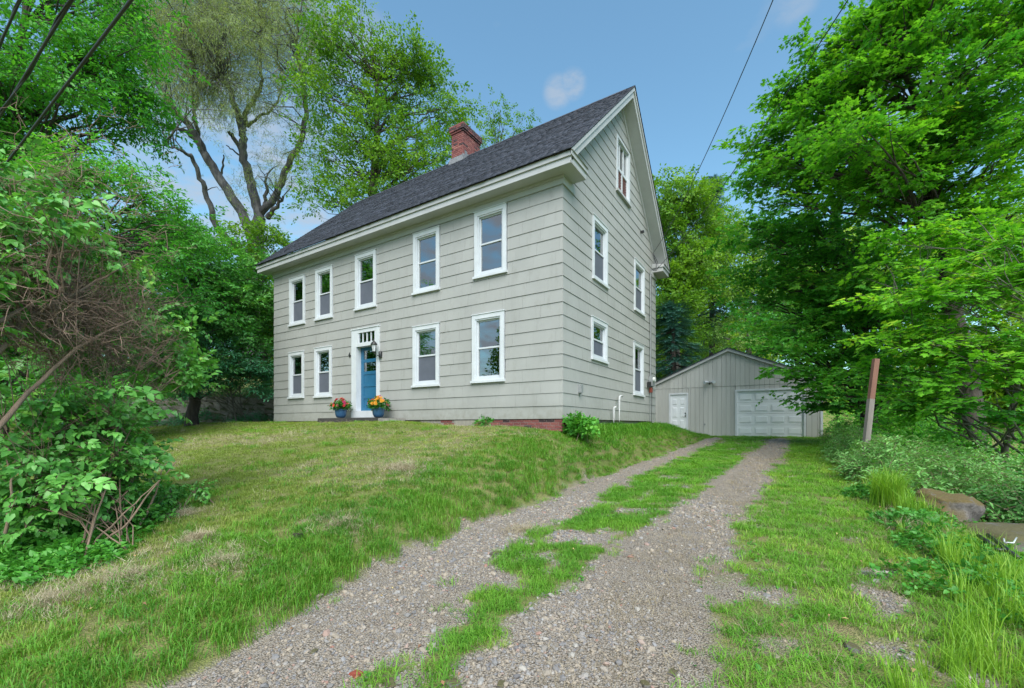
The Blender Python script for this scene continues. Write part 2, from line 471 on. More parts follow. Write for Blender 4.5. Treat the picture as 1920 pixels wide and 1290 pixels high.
def gravelmask(X, Y):
    """0 grass, 1 gravel"""
    wl = np.interp(Y, [-9, -6, -3, 10], [0.50, 0.46, 0.42, 0.36])
    wr = np.interp(Y, [-9, -6, -3, 3, 10], [0.60, 0.58, 0.56, 0.48, 0.42])
    n = (fbm(X * 2.2, Y * 1.1, 5) - 0.5) * 0.42 + (vnoise(X * 7, Y * 7, 15) - .5) * 0.16
    a = wl - np.abs(X - trackL(Y)) + n * 0.8
    b = wr - np.abs(X - trackR(Y)) + n
    g = np.maximum(a, b)
    between = (X > trackL(Y)) & (X < trackR(Y))
    patch = (fbm(X * 3.6 + 5, Y * 2.6, 8) - 0.50) * 2.6 + np.interp(Y, [-9.5, -7.2, -5.5, -3.6, -2.5], [0.06, -0.01, -0.10, -0.22, -0.5])
    g = np.where(between, np.maximum(g, patch * 0.55), g)
    vp = (fbm(X * 3.1, Y * 2.6, 21) - 0.64) * 1.6 + np.interp(Y, [-9, -5, -2], [0.06, -0.03, -0.3])
    g = np.where(X > trackR(Y) + .3, np.maximum(g, np.where(X < 5.8, vp * 0.5, -1)), g)
    fade = np.interp(Y, [12.0, 13.2], [0, -0.5])
    return np.clip(0.5 + (g + fade) * 3.2, 0, 1)

def axis(segs):
    out = []
    for a, b, st in segs:
        out.append(np.arange(a, b, st))
    return np.unique(np.round(np.concatenate(out), 4))
gx = axis([(-400, -60, 20), (-60, -24, 2), (-24, -12, 0.4), (-12, -2, 0.16), (-2, 7.2, 0.085), (7.2, 12, 0.3), (12, 60, 3), (60, 401, 20)])
gy = axis([(-300, -40, 20), (-40, -11, 1.5), (-11, 0, 0.085), (0, 14.6, 0.14), (14.6, 24, 0.6), (24, 80, 3), (80, 401, 20)])
GX, GY = np.meshgrid(gx, gy)
GZ = H(GX, GY)
GG = gravelmask(GX, GY)
nx, ny = len(gx), len(gy)
Vg = np.stack([GX, GY, GZ], -1).reshape(-1, 3)
ii = (np.arange(ny - 1)[:, None] * nx + np.arange(nx - 1)[None, :])
Qg = np.stack([ii, ii + 1, ii + nx + 1, ii + nx], -1).reshape(-1, 4)
cx = (GX[:-1, :-1] + GX[1:, 1:]).ravel() / 2; cy = (GY[:-1, :-1] + GY[1:, 1:]).ravel() / 2
isdrive = (cx > trackL(cy) - 0.55) & (cx < trackR(cy) + 0.75) & (cy > -12) & (cy < 13.94)
def groundmat():
    m, t, b, o = mat_new('lawn_and_gravel_soil')
    g = attr(t, 'gravel')
    n0 = noise(t, 9, 6, 0.7); n1 = noise(t, 0.9, 5, 0.6); n2 = noise(t, 55, 4, 0.7); n3 = noise(t, 3.2, 5, 0.65, None, 4.0)
    grass = mixn(t, ramp(t, n1, 0.35, 0.65), (0.15, 0.20, 0.05), (0.24, 0.24, 0.09))
    grass = mixn(t, ramp(t, n3, 0.52, 0.72), grass, (0.30, 0.24, 0.13))
    grass = mixn(t, ramp(t, n2, 0.4, 0.75), grass, (0.06, 0.08, 0.025))
    v = N(t, 'ShaderNodeTexVoronoi'); c = N(t, 'ShaderNodeTexCoord'); v.inputs['Scale'].default_value = 85
    t.links.new(c.outputs['Object'], v.inputs['Vector'])
    grav = mixn(t, ramp(t, n0, 0.3, 0.7), (0.37, 0.30, 0.225), (0.27, 0.22, 0.175))
    sep = N(t, 'ShaderNodeSeparateColor'); t.links.new(v.outputs['Color'], sep.inputs['Color'])
    grav = mixn(t, ramp(t, sep.outputs['Red'], 0.2, 1.0), grav, (0.36, 0.33, 0.30))
    grav = mixn(t, ramp(t, v.outputs['Distance'], 0.35, 0.8), grav, (0.10, 0.085, 0.07))
    grav = mixn(t, ramp(t, n2, 0.55, 0.85), grav, (0.13, 0.11, 0.09))
    ad = N(t, 'ShaderNodeMath', operation='ADD'); t.links.new(g.outputs['Fac'], ad.inputs[0])
    mm = N(t, 'ShaderNodeMath', operation='MULTIPLY_ADD'); t.links.new(n2, mm.inputs[0]); mm.inputs[1].default_value = 0.9; mm.inputs[2].default_value = -0.45
    t.links.new(mm.outputs[0], ad.inputs[1])
    col = mixn(t, ramp(t, ad.outputs[0], 0.3, 0.6), grass, grav)
    t.links.new(col, b.inputs['Base Color']); b.inputs['Roughness'].default_value = 0.95
    b.inputs['Specular IOR Level'].default_value = 0.15
    hh = N(t, 'ShaderNodeMath', operation='ADD'); t.links.new(n2, hh.inputs[0]); t.links.new(v.outputs['Distance'], hh.inputs[1])
    bump(t, b, hh.outputs[0], 0.7, 0.02)
    return m
M['ground'] = groundmat()
def groundpart(name, sel):
    q = Qg[sel]; u, inv = np.unique(q, return_inverse=True)
    me = npmesh(name, Vg[u], quads=inv.reshape(-1, 4))
    a = me.attributes.new('gravel', 'FLOAT', 'POINT'); a.data.foreach_set('value', GG.ravel()[u].astype(np.float32))
    o = link(name, me, M['ground'], None, True); o['kind'] = 'structure'
    return o
groundpart('ground', ~isdrive)
groundpart('driveway', isdrive)

# ================================================================== HOUSE
ZB = 1.66; CH = 0.3072; XL = -12.38; YR = 8.25
ZRIDGE, YRIDGE, ZE, YE = 12.0, 4.125, 7.66, -0.47
SL = (ZRIDGE - ZE) / (YRIDGE - YE)
def roofz(y): return ZRIDGE - SL * abs(y - YRIDGE)
house = empty('house', (-6.2, 4.1, 1.6), 'two storey grey farmhouse with dark shingled roof, brick chimney and blue front door', 'house')

# walls (core behind the siding, black to stand in for course shadows and unlit rooms)
MB().box(XL + .30, -.30, .30, YR - .30, 1.2, 7.4).build('wall', M['tar'], house)
m = MB(); m.prism([(.3, 7.405), (YR - .3, 7.405), (YRIDGE, roofz(YRIDGE) - .45)], 0, XL + .02, -.30); m.build('wall', M['tar'], house)
MB().box(XL + .10, -.10, .10, YR - .10, 0.9, 1.655).build('foundation', M['mortar'], house)

FW = {'front': [  # u0,u1,z0,z1,style
    (-11.33, -10.29, 5.19, 6.97, 'up'), (-9.70, -8.68, 5.20, 6.99, 'up'), (-7.53, -6.47, 5.25, 7.05, 'up'),
    (-4.89, -3.81, 5.34, 7.13, 'uptree'), (-2.62, -1.54, 5.40, 7.17, 'light'),
    (-11.37, -10.36, 2.50, 4.21, 'up'), (-9.76, -8.73, 2.48, 4.23, 'up'), (-4.91, -3.82, 2.62, 4.40, 'up'), (-2.70, -1.61, 2.63, 4.44, 'light2')],
    'side': [(1.77, 2.95, 5.47, 7.21, 'up'), (5.45, 6.70, 5.43, 7.19, 'up'), (1.69, 2.92, 3.28, 4.44, 'up'), (5.37, 6.60, 2.53, 4.36, 'up')]}
DOOR = (-7.67, -6.33, 1.72, 4.62)
ATTIC = (3.68, 4.94, 8.71, 10.44)
def sub_rect(rs, h):
    out = []
    for (a, b, c, d) in rs:
        e, f, g, k = h
        if e >= b or f <= a or g >= d or k <= c: out.append((a, b, c, d)); continue
        if a < e: out.append((a, e, c, d))
        if b > f: out.append((f, b, c, d))
        aa, bb = max(a, e), min(b, f)
        if c < g: out.append((aa, bb, c, g))
        if d > k: out.append((aa, bb, k, d))
    return [r for r in out if r[1] - r[0] > 0.02 and r[3] - r[2] > 0.02]
def clip_poly(poly, a, b, c):
    """keep a*u+b*z<=c"""
    out = []
    for i in range(len(poly)):
        p, q = poly[i], poly[(i + 1) % len(poly)]
        dp, dq = a * p[0] + b * p[1] - c, a * q[0] + b * q[1] - c
        if dp <= 0: out.append(p)
        if dp * dq < 0:
            s = dp / (dp - dq); out.append((p[0] + s * (q[0] - p[0]), p[1] + s * (q[1] - p[1])))
    return out
pieces = []
for wall in ('front', 'side'):
    u0, u1 = (XL, 0.0) if wall == 'front' else (0.0, YR)
    nc = 18 if wall == 'front' else 33
    holes = [w[:4] for w in FW[wall]] + ([DOOR] if wall == 'front' else [ATTIC])
    holes = [(a + .004, b - .004, c, d) for a, b, c, d in holes]
    for k in range(nc):
        z0 = ZB + CH * k; z1 = z0 + CH
        if k == 0: z0 -= 0.0
        off = -0.61 * ((k * 0.5) % 1.0) - 0.2 * (k % 3)
        u = u0 + off
        while u < u1:
            a, b = max(u, u0), min(u + 0.61, u1)
            u += 0.61
            if b - a < 0.03: continue
            zt = min(z1, 7.19) if wall == 'front' else z1
            if True:
                rs = [(a, b, z0, zt)]
                for h in holes: rs = sub_rect(rs, h)
                for (aa, bb, cc, dd) in rs:
                    poly = [(aa, cc), (bb, cc), (bb, dd), (aa, dd)]
                    if wall == 'side' and dd > 7.3:
                        lim = ZRIDGE - 0.34
                        poly = clip_poly(poly, -SL, 1, lim - SL * YRIDGE)
                        poly = clip_poly(poly, SL, 1, lim + SL * YRIDGE)
                    if len(poly) >= 3: pieces.append((wall, poly, z0, z1, random.random()))
def piece_geo(mb, wall, poly, z0, z1, tint, g=0.0015):
    cu = sum(p[0] for p in poly) / len(poly); cz = sum(p[1] for p in poly) / len(poly)
    jit = random.uniform(-.002, .002)
    def out(z): return 0.004 + 0.014 * (1 - (z - z0) / (z1 - z0)) + jit
    P = []
    for (u, z) in poly:
        uu = u + (g if u < cu else -g); zz = z + (0.005 if (z < cz and z - z0 < .05) else 0) if z < cz else z - 0.001
        P.append((uu, zz))
    if wall == 'front':
        V = [(u, -out(z), z) for u, z in P] + [(u, 0.12, z) for u, z in P]
    else:
        V = [(out(z), u, z) for u, z in P] + [(-0.12, u, z) for u, z in P]
    n = len(P)
    F = [tuple(range(n)), tuple(range(n, 2 * n))[::-1]] + [(i, (i + 1) % n, n + (i + 1) % n, n + i) for i in range(n)]
    mb.add(V, F, tint)
def pdist(p):
    u = sum(q[0] for q in p[1]) / len(p[1]); z = sum(q[1] for q in p[1]) / len(p[1])
    w = np.array([u, 0, z]) if p[0] == 'front' else np.array([0, u, z])
    v = w - CAM; d = v @ FWD
    area = abs(sum(p[1][i][0] * p[1][(i+1) % len(p[1])][1] - p[1][(i+1) % len(p[1])][0] * p[1][i][1] for i in range(len(p[1])))) / 2
    cosang = abs(v[1] if p[0] == 'front' else v[0]) / np.linalg.norm(v)
    return -area * cosang / d ** 2
pieces.sort(key=pdist)
for p in pieces[:296]:
    mb = MB(); piece_geo(mb, *p); mb.build('siding_shingle', M['siding'], house)
mb = MB()
for p in pieces[296:]: piece_geo(mb, *p)
mb.build('siding_shingle', M['siding'], house, kind='stuff')

def wb(mb, wall, u0, u1, o0, o1, z0, z1, t=.5):
    if wall == 'front': mb.box(u0, u1, -o1, -o0, z0, z1, t)
    else: mb.box(o0, o1, u0, u1, z0, z1, t)
    return mb
def frame4(mb, wall, u0, u1, z0, z1, w, o0, o1, wt=None, wbm=None):
    wt = wt or w; wbm = wbm or w
    wb(mb, wall, u0, u0 + w, o0, o1, z0, z1); wb(mb, wall, u1 - w, u1, o0, o1, z0, z1)
    wb(mb, wall, u0 + w, u1 - w, o0, o1 - .002, z1 - wt, z1); wb(mb, wall, u0 + w, u1 - w, o0, o1 - .002, z0, z0 + wbm)
def window(wall, u0, u1, z0, z1, style):
    a, b = u0 + .03, u1 - .03; zb = z0 + .06
    mb = MB(); frame4(mb, wall, a, b, zb, z1, .105, -.12, .04, .115, .03)
    w = mb.build('window', M['white'], house)
    wb(MB(), wall, u0, u1, -.10, .075, z0, zb).build('sill', M['white'], w)
    wb(MB(), wall, a - .015, b + .015, .0, .055, z1 + .001, z1 + .022).build('drip_cap', M['white'], w)
    ia, ib, iz0, iz1 = a + .105, b - .105, zb + .03, z1 - .115
    mid = (iz0 + iz1) / 2 + .02
    mb = MB(); frame4(mb, wall, ia + .001, ib - .001, iz0 + .001, iz1 - .001, .035, -.10, .02)
    mb.build('storm_frame', M['vinyl'], w)
    ia += .036; ib -= .036; iz0 += .036; iz1 -= .036
    mb = MB(); frame4(mb, wall, ia, ib, mid, iz1, .035, -.085, -.03); mb.build('upper_sash', M['vinyl'], w)
    mb = MB(); frame4(mb, wall, ia, ib, iz0, mid + .03, .035, -.087, -.022, .04, .06); mb.build('lower_sash', M['vinyl'], w)
    wb(MB(), wall, ia + .036, ib - .036, -.062, -.058, mid + .036, iz1 - .036).build('pane', M['glass'], w)
    wb(MB(), wall, ia + .036, ib - .036, -.062, -.058, iz0 + .062, mid - .012).build('pane', M['glass'], w)
    if style == 'up':
        wb(MB(), wall, ia + .036, ib - .036, -.050, -.048, iz0 + .062, mid - .012).build('screen', M['screen'], w)
    reflection_sheets = []  # added sheets, not real curtains: pale imitates reflected sky, dark backs reflections
    if style in ('light', 'light2', 'uptree'): reflection_sheets.append((iz0 + .05, mid, 'curtaindark'))
    if style in ('light', 'light2', 'uptree'): reflection_sheets.append((mid + .03, iz1 - .03, 'curtain' if style != 'uptree' else 'curtaindark'))
    for (zlo, zhi, cm) in reflection_sheets:
        mb = MB(); n = 40
        us = np.linspace(ia + .036, ib - .036, n)
        V = []; F = []
        for i, u in enumerate(us):
            o = -.095 + .012 * math.sin(i * 1.1)
            for z in (zlo, zhi): V.append((u, -o, z) if wall == 'front' else (o, u, z))
        F = [(2*i, 2*i+2, 2*i+3, 2*i+1) for i in range(n-1)]
        mb.add(V, F); mb.build('curtain', M[cm], w)
    return w
for wall in FW:
    for w in FW[wall]: window(wall, *w)
# attic window: three panes above, two lattice lights below
u0, u1, z0, z1 = ATTIC
mb = MB(); frame4(mb, 'side', u0, u1, z0 + .05, z1, .10, -.12, .045, .06, .05)
w = mb.build('window', M['white'], house)
wb(MB(), 'side', u0 - .03, u1 + .03, -.1, .09, z0 - .02, z0 + .048).build('sill', M['trimgrey'], w)
ia, ib, iz0, iz1 = u0 + .10, u1 - .10, z0 + .10, z1 - .06
mid = iz0 + (iz1 - iz0) * .47
mb = MB(); frame4(mb, 'side', ia, ib, mid, iz1, .05, -.09, -.02)
for k in (1, 2): wb(mb, 'side', ia + (ib - ia) * k / 3 - .018, ia + (ib - ia) * k / 3 + .018, -.085, -.025, mid + .051, iz1 - .051)
mb.build('upper_sash', M['white'], w)
mb = MB(); frame4(mb, 'side', ia, ib, iz0, mid - .001, .06, -.088, -.01)
wb(mb, 'side', (ia + ib) / 2 - .03, (ia + ib) / 2 + .03, -.085, -.012, iz0 + .061, mid - .062)
mb.build('lower_sash', M['white'], w)
for k in range(3): wb(MB(), 'side', ia + .052 + (ib - ia - .1) * k / 3, ia + .048 + (ib - ia - .1) * (k + 1) / 3, -.062, -.058, mid + .052, iz1 - .052).build('pane', M['glass'], w)
mb = MB()
for k in range(-14, 26):
    for sgn in (1, -1):
        y0_ = ia + .06 + k * .085
        pts = []
        for s in np.linspace(0, 1, 2):
            pts.append((y0_ + sgn * s * (mid - iz0 - .12), iz0 + .06 + s * (mid - iz0 - .12)))
        (ya, za), (yb, zb_) = pts
        lo, hi = ia + .062, ib - .062
        def cl(ya, za, yb, zb_):
            t0, t1 = 0.0, 1.0; dy = yb - ya
            for lim, sg in ((lo, 1), (hi, -1)):
                fa, fb = sg * (ya - lim), sg * (yb - lim)
                if fa < 0 and fb < 0: return None
                if fa < 0: t0 = max(t0, fa / (fa - fb))
                if fb < 0: t1 = min(t1, fa / (fa - fb))
            if t0 >= t1: return None
            return (ya + t0 * dy, za + t0 * (zb_ - za), ya + t1 * dy, za + t1 * (zb_ - za))
        c = cl(ya, za, yb, zb_)
        if c:
            x = -.052 if sgn > 0 else -.044
            mb.tube([(x, c[0], c[1]), (x, c[2], c[3])], .008, 4)
mb.build('lattice', M['lattice'], w, kind='stuff')
wb(MB(), 'side', ia + .06, ib - .06, -.07, -.066, iz0 + .06, mid - .06).build('lattice_backing', M['curtain'], w)

# frieze, cornice, returns, rakes
MB().box(XL - .035, .036, -.036, .10, 7.192, 7.388).build('frieze_board', M['trimgrey'], house)
MB().box(.0, .040, .1, .62, 7.192, 7.388).build('frieze_board', M['trimgrey'], house)
MB().box(.0, .040, 7.63, YR + .04, 7.192, 7.388).build('frieze_board', M['trimgrey'], house)
MB().box(XL - .06, .062, -.062, -.037, 7.32, 7.389).build('bed_moulding', M['trimgrey'], house)
mb = MB(); mb.box(XL - .45, -.002, -.39, .0, 7.39, 7.415)
mb.build('soffit', M['trimgrey'], house)
mb = MB(); mb.box(XL - .45, .39, -.405, -.38, 7.38, 7.53); mb.build('fascia', M['trimgrey'], house)
mb = MB(); mb.box(XL - .47, .42, -.44, -.405, 7.525, 7.645); mb.build('crown_moulding', M['trimgrey'], house)
for (ya, yb, s) in ((-.44, .47, 1), (YR - .47, YR + .44, -1)):
    mb = MB(); mb.box(.0, .405, ya + .036 if s > 0 else ya, yb if s > 0 else yb - .036, 7.382 if s < 0 else 7.416, 7.53)
    r = mb.build('cornice_return', M['trimgrey'], house)
    MB().box(.0, .44, ya + (.004 if s > 0 else -.035), yb + (.035 if s > 0 else .0), 7.532, 7.625).build('crown_moulding', M['trimgrey'], r)
    mb = MB(); mb.prism([(.0, 7.627), (.47, 7.627), (.0, 7.72)], 1, ya, yb); mb.build('return_cap', M['trimgrey'], r)
    MB().box(.0, .402, ya + .05, yb - .004, 7.39, 7.414 if s > 0 else 7.381 + .03).build('soffit', M['trimgrey'], r) if s > 0 else None
for s in (1, -1):
    def Y(y): return y if s > 0 else 2 * YRIDGE - y
    def strip(x0, x1, d0, d1, name, y0=YE, mat='trimgrey'):
        zt = lambda y: ZE + SL * (y - YE)
        poly = [(Y(y0), zt(y0) - d0), (Y(YRIDGE), zt(YRIDGE) - d0), (Y(YRIDGE), zt(YRIDGE) - d1), (Y(y0), zt(y0) - d1)]
        mb = MB(); mb.prism(poly, 0, x0, x1); return mb.build(name, M[mat], house)
    strip(.37, .405, .03, .33, 'rake_board', -.36)
    strip(.406, .445, .02, .14, 'rake_moulding', -.44)
    strip(.0, .369, .30, .325, 'rake_soffit', 0.0)
    strip(.0, .045, .326, .50, 'rake_frieze', 0.1)
    strip(XL - .45, XL - .41, .03, .33, 'rake_board', -.36)
# roof deck and asphalt shingles
for s in (1, -1):
    def Y(y): return y if s > 0 else 2 * YRIDGE - y
    poly = [(Y(YE), ZE), (Y(YRIDGE), ZRIDGE), (Y(YRIDGE), ZRIDGE - .028), (Y(YE), ZE - .028)]
    mb = MB(); mb.prism(poly, 0, XL - .47, .45); mb.build('roof', M['tar'], house)
nrm = np.array([0, -SL, 1.0]) / math.hypot(SL, 1); up = np.array([0, 1.0, SL]) / math.hypot(SL, 1)
slen = math.hypot(YRIDGE - YE, ZRIDGE - ZE) + .02
for s in (1, -1):
    V = []; Q = []; T = []
    rows = int(slen / .142) + 1
    for r in range(rows):
        a0 = -0.03 + r * .142; a1 = min(a0 + .155, slen)
        x = XL - .49 - random.uniform(0, .3); rowt = random.random() ** 1.5
        if s < 0: step = 3.0
        while x < .46:
            wdt = random.choice((.165, .165, .33, .25)) if s > 0 else 1.0
            x0, x1 = max(x, XL - .49), min(x + wdt, .47)
            x += wdt
            if x1 - x0 < .03: continue
            th = .016 + random.uniform(0, .008); lo = random.choice((0, 0, .012))
            b = len(V)
            for (aa, hh) in ((a0 - lo, .001), (a0 - lo, th), (a1, .007), (a1, .001)):
                for xx in (x0 + .002, x1 - .002):
                    p = np.array([xx, YE, ZE]) + up * aa + nrm * hh
                    if s < 0: p[1] = 2 * YRIDGE - p[1]
                    V.append(p)
            Q += [(b, b+1, b+3, b+2), (b+2, b+3, b+5, b+4), (b, b+2, b+4, b+6), (b+1, b+7, b+5, b+3), (b+4, b+5, b+7, b+6)]
            T += [min(1, .6 * random.random() ** 1.2 + .5 * rowt)] * 8
    me = npmesh('roof_shingles', np.array(V), quads=Q, tint=T); bmfix(me)
    o = link('roof_shingles', me, M['roof'], house); o['kind'] = 'stuff'
mb = MB()
for k in range(45):
    x = XL - .49 + k * .29
    mb.prism([(YRIDGE - .13, ZRIDGE - .09), (YRIDGE, ZRIDGE + .035 + .004 * (k % 2)), (YRIDGE + .13, ZRIDGE - .09), (YRIDGE, ZRIDGE + .01)], 0, x, min(x + .3, .47), random.random())
mb.build('ridge_cap', M['roof'], house, kind='stuff')

# brick meshes shared
brick_meshes = {}
def brick_mesh(lx, ly, lz, k):
    key = (round(lx, 3), round(ly, 3), round(lz, 3), k)
    if key not in brick_meshes:
        mb = MB(); mb.box(-lx/2, lx/2, -ly/2, ly/2, -lz/2, lz/2, 0)
        r = random.Random(k * 31 + int(lx * 1000))
        mb.v = [(x + r.uniform(-.003, .003), y + r.uniform(-.003, .003), z + r.uniform(-.002, .002)) for x, y, z in mb.v]
        tv = [.02, .3, .45, .6, .75, .95, .12, .5][k % 8]
        mb.t = [tv] * 8
        me = npmesh('brick', mb.v, mb.f, mb.t); me.materials.append(M['brick'])
        brick_meshes[key] = me
    return brick_meshes[key]
def brick(parent, x, y, z, lx, ly, lz, k):
    o = bpy.data.objects.new('brick', brick_mesh(lx, ly, lz, k)); COL.objects.link(o)
    o.parent = parent; o.location = (x, y, z)
# chimney
cx0, cx1, cy0, cy1 = -6.74, -6.16, 3.90, 4.98
ct = 13.24
chm = MB().box(cx0 + .02, cx1 - .02, cy0 + .02, cy1 - .02, 11.2, ct - .01).build('chimney', M['mortar'], house)
nb = 0; zz = 11.52; k = 0
stuff_b = MB()
while zz < ct - .03:
    e = 0.0
    top = ct - zz
    if top < .08: e = .035
    elif top < .24: e = .07
    elif top < .32: e = .035
    x0, x1, y0, y1 = cx0 - e, cx1 + e, cy0 - e, cy1 + e
    dark = top < .32
    def kk(): return random.choice((0, 6, 7)) if dark else random.choice((0, 1, 2, 3, 3, 4, 4, 5, 2))
    nf = 3; bl = (x1 - x0) / nf
    if k % 2 == 0:
        for i in range(nf):
            brick(chm, x0 + bl * (i + .5), y0 + .05, zz, bl - .012, .1, .062, kk()); nb += 1
        ys = np.linspace(y0 + .102, y1, 6)
    else:
        ws = [bl * .5, bl, bl, bl * .5]; xx = x0
        for wv in ws:
            brick(chm, xx + wv / 2, y0 + .05, zz, wv - .012, .1, .062, kk()); nb += 1
            xx += wv
        ys = np.concatenate([[y0 + .102], np.linspace(y0 + .2, y1, 6)])
    for i in range(len(ys) - 1):
        if roofz((ys[i] + ys[i+1]) / 2) < zz + .08:
            brick(chm, x1 - .05, (ys[i] + ys[i+1]) / 2, zz, .1, ys[i+1] - ys[i] - .012, .062, kk()); nb += 1
    for i in range(5): stuff_b.box(x0, x0 + .1, y0 + .11 + i * .19, y0 + .29 + i * .19, zz - .031, zz + .031, random.random())
    for i in range(2): stuff_b.box(x0 + .01 + i * .24, x0 + .24 + i * .24, y1 - .1, y1 + .002, zz - .031, zz + .031, random.random())
    zz += .0745; k += 1
stuff_b.build('brick', M['brick'], chm, kind='stuff')
mb = MB()
mb.prism([(cy0 - .10, roofz(cy0 - .10) + .02), (cy0 - .012, roofz(cy0) + .02), (cy0 - .012, roofz(cy0) + .20)], 0, cx0 - .08, cx1 + .05)
for i in range(7):
    ya = cy0 - .05 + i * .13; yb = ya + .15
    if yb > cy1: break
    za = min(roofz(ya), roofz(yb)) ; zt = max(roofz(ya), roofz(yb)) + .13 + .05 * (i % 2)
    mb.prism([(ya, za), (yb, za), (yb, zt), (ya, zt)], 0, cx1 + .004 + .004 * (i % 2), cx1 + .014 + .004 * (i % 2))
mb.prism([(cy0 - .04, roofz(cy0) - .1), (cy1, roofz(cy1) - .1), (cy1, roofz(cy1) + .04), (YRIDGE, ZRIDGE + .05), (cy0 - .04, roofz(cy0) + .04)], 0, cx1 + .02, cx1 + .12)
mb.build('flashing', M['flash'], chm)
MB().box(cx0 + .14, cx1 - .14, cy0 + .16, cy1 - .16, ct - .008, ct + .05).build('flue_rim', M['mortar'], chm)

# brick footing below the siding at the near corner
fnd = MB().box(-4.6, -.09, .02, .10, 1.0, 1.652).build('footing', M['mortar'], house)
for c in range(4):
    z = 1.62 - c * .073
    x = -.012 - (c % 2) * .105
    if c % 2: brick(fnd, -.06, .055, z, .095, .09, .062, random.choice((1, 3, 4, 2)))
    while x > -3.7:
        if not (-3.33 < x - .1 < -2.55):
            brick(fnd, x - .1, .055, z, .2, .09, .062, random.choice((0, 1, 2, 3, 4, 4, 3, 7)))
        x -= .212
    for i in range(5):
        brick(fnd, -.055, .21 + i * .212 + (c % 2) * .1, z, .09, .2, .062, random.choice((0, 1, 2, 3, 4)))
for k in range(5):
    MB().box(-3.30 + k * .14, -3.17 + k * .14, -.012, .018, 1.38, 1.64).build('vent_slat', M['slat'], fnd)

# front entrance
ent = MB()
u0, u1, z0, z1 = DOOR; oa, ob = -7.43, -6.46
wb(ent, 'front', u0, oa, -.12, .045, 1.98, z1 - .001); wb(ent, 'front', ob, u1, -.12, .045, 1.98, z1 - .001)
wb(ent, 'front', oa, ob, -.12, .043, 4.50, z1); wb(ent, 'front', oa, ob, -.12, .043, 4.06, 4.18)
wb(ent, 'front', oa, -7.33, -.12, .040, 4.18, 4.50); wb(ent, 'front', -6.54, ob, -.12, .040, 4.18, 4.50)
ent = ent.build('door_surround', M['white'], house)
MB().box(u0 - .02, u1 + .02, -.065, .0, z1 + .001, z1 + .03).build('head_cap', M['white'], ent)
mb = MB()
mb.box(oa - .03, oa, .122, .20, 1.98, 4.06); mb.box(ob, ob + .03, .122, .20, 1.98, 4.06); mb.box(oa, ob, .122, .20, 4.06, 4.10)
mb.build('jamb', M['white'], ent)
MB().box(u0, u1, -.06, .20, 1.76, 1.975).build('threshold', M['white'], ent)
bars = MB()
for i in range(5): bars.box(-7.33 + i * .79 / 4 - (.016 if i else 0), -7.33 + i * .79 / 4 + (.016 if i < 4 else 0), -.02, .04, 4.18, 4.50)
bars.build('transom_bar', M['white'], ent)
for i in range(4):
    MB().box(-7.33 + i * .1975 + .016, -7.33 + (i + 1) * .1975 - .016, .0, .004, 4.181, 4.499).build('pane', M['glass'], ent)
door = MB()
da, db, dz0, dz1 = oa + .002, ob - .002, 1.98, 4.058
hs = [1.98, 2.10, 2.385, 2.47, 2.77, 2.86, 3.17, 3.27, 3.56, 3.67, 3.96, 4.058]
door.box(da, da + .13, .15, .195, dz0, dz1); door.box(db - .13, db, .15, .195, dz0, dz1)
for i in range(0, 12, 2): door.box(da + .13, db - .13, .152, .193, hs[i], hs[i+1])
door = door.build('front_door', M['blue'], house)
for i in range(1, 11, 2):
    gl = i >= 7
    MB().box(da + .128, db - .128, .168, .176, hs[i] - .002, hs[i+1] + .002).build('pane' if gl else 'panel', M['glass' if gl else 'blue'], door)
    if gl: MB().box(da + .128, da + .25, .182, .19, hs[i], hs[i+1]).build('curtain', M['curtain'], door)
mb = MB(); mb.tube([(db - .06, .15, 2.95), (db - .06, .10, 2.95)], [.012, .012], 8); mb.lathe((db - .06, .09, 2.925), [(.005, 0), (.028, .01), (.03, .03), (.02, .045), (.005, .05)], 10)
mb.build('door_knob', M['black'], door, True)
# lantern
lx, lz = -6.26, 3.72
ln = MB(); ln.lathe((lx, -.05, lz - .10), [(.05, 0), (.055, .02), (.055, .18), (.04, .2)], 12)
ln.tube([(lx, -.05, lz), (lx - .02, -.12, lz - .05), (lx - .06, -.19, lz - .02), (lx - .09, -.22, lz + .05)], .013, 8)
LC = (lx - .09, -.22, lz + .06)
ln.lathe(LC, [(.015, -.06), (.022, -.02), (.05, 0), (.06, .015)], 12)
for k in range(6):
    a = k * math.pi / 3
    ln.tube([(LC[0] + .058 * math.cos(a), LC[1] + .058 * math.sin(a), LC[2] + .01), (LC[0] + .085 * math.cos(a), LC[1] + .085 * math.sin(a), LC[2] + .22)], .005, 4)
ln.lathe(LC, [(.10, .22), (.105, .235), (.075, .29), (.03, .33), (.02, .34), (.012, .37), (.018, .385), (.004, .42)], 12)
ln = ln.build('wall_lantern', M['black'], house, True)
mb = MB(); mb.lathe(LC, [(.045, .014), (.072, .218)], 12); mb.build('lantern_glass', M['vinyl'], ln)
# house number 6
c = bpy.data.curves.new('house_number', 'FONT'); c.body = '6'; c.size = .22; c.extrude = .006; c.align_x = 'CENTER'
tmp = bpy.data.objects.new('house_number', c); COL.objects.link(tmp)
dg = bpy.context.evaluated_depsgraph_get(); me = bpy.data.meshes.new_from_object(tmp.evaluated_get(dg)); COL.objects.unlink(tmp); bpy.data.objects.remove(tmp)
R90 = Matrix.Translation((-7.78, -.03, 3.77)) @ Matrix.Rotation(math.radians(90), 4, 'X')
me.transform(R90); me.name = 'house_number'
link('house_number', me, M['black'], house)
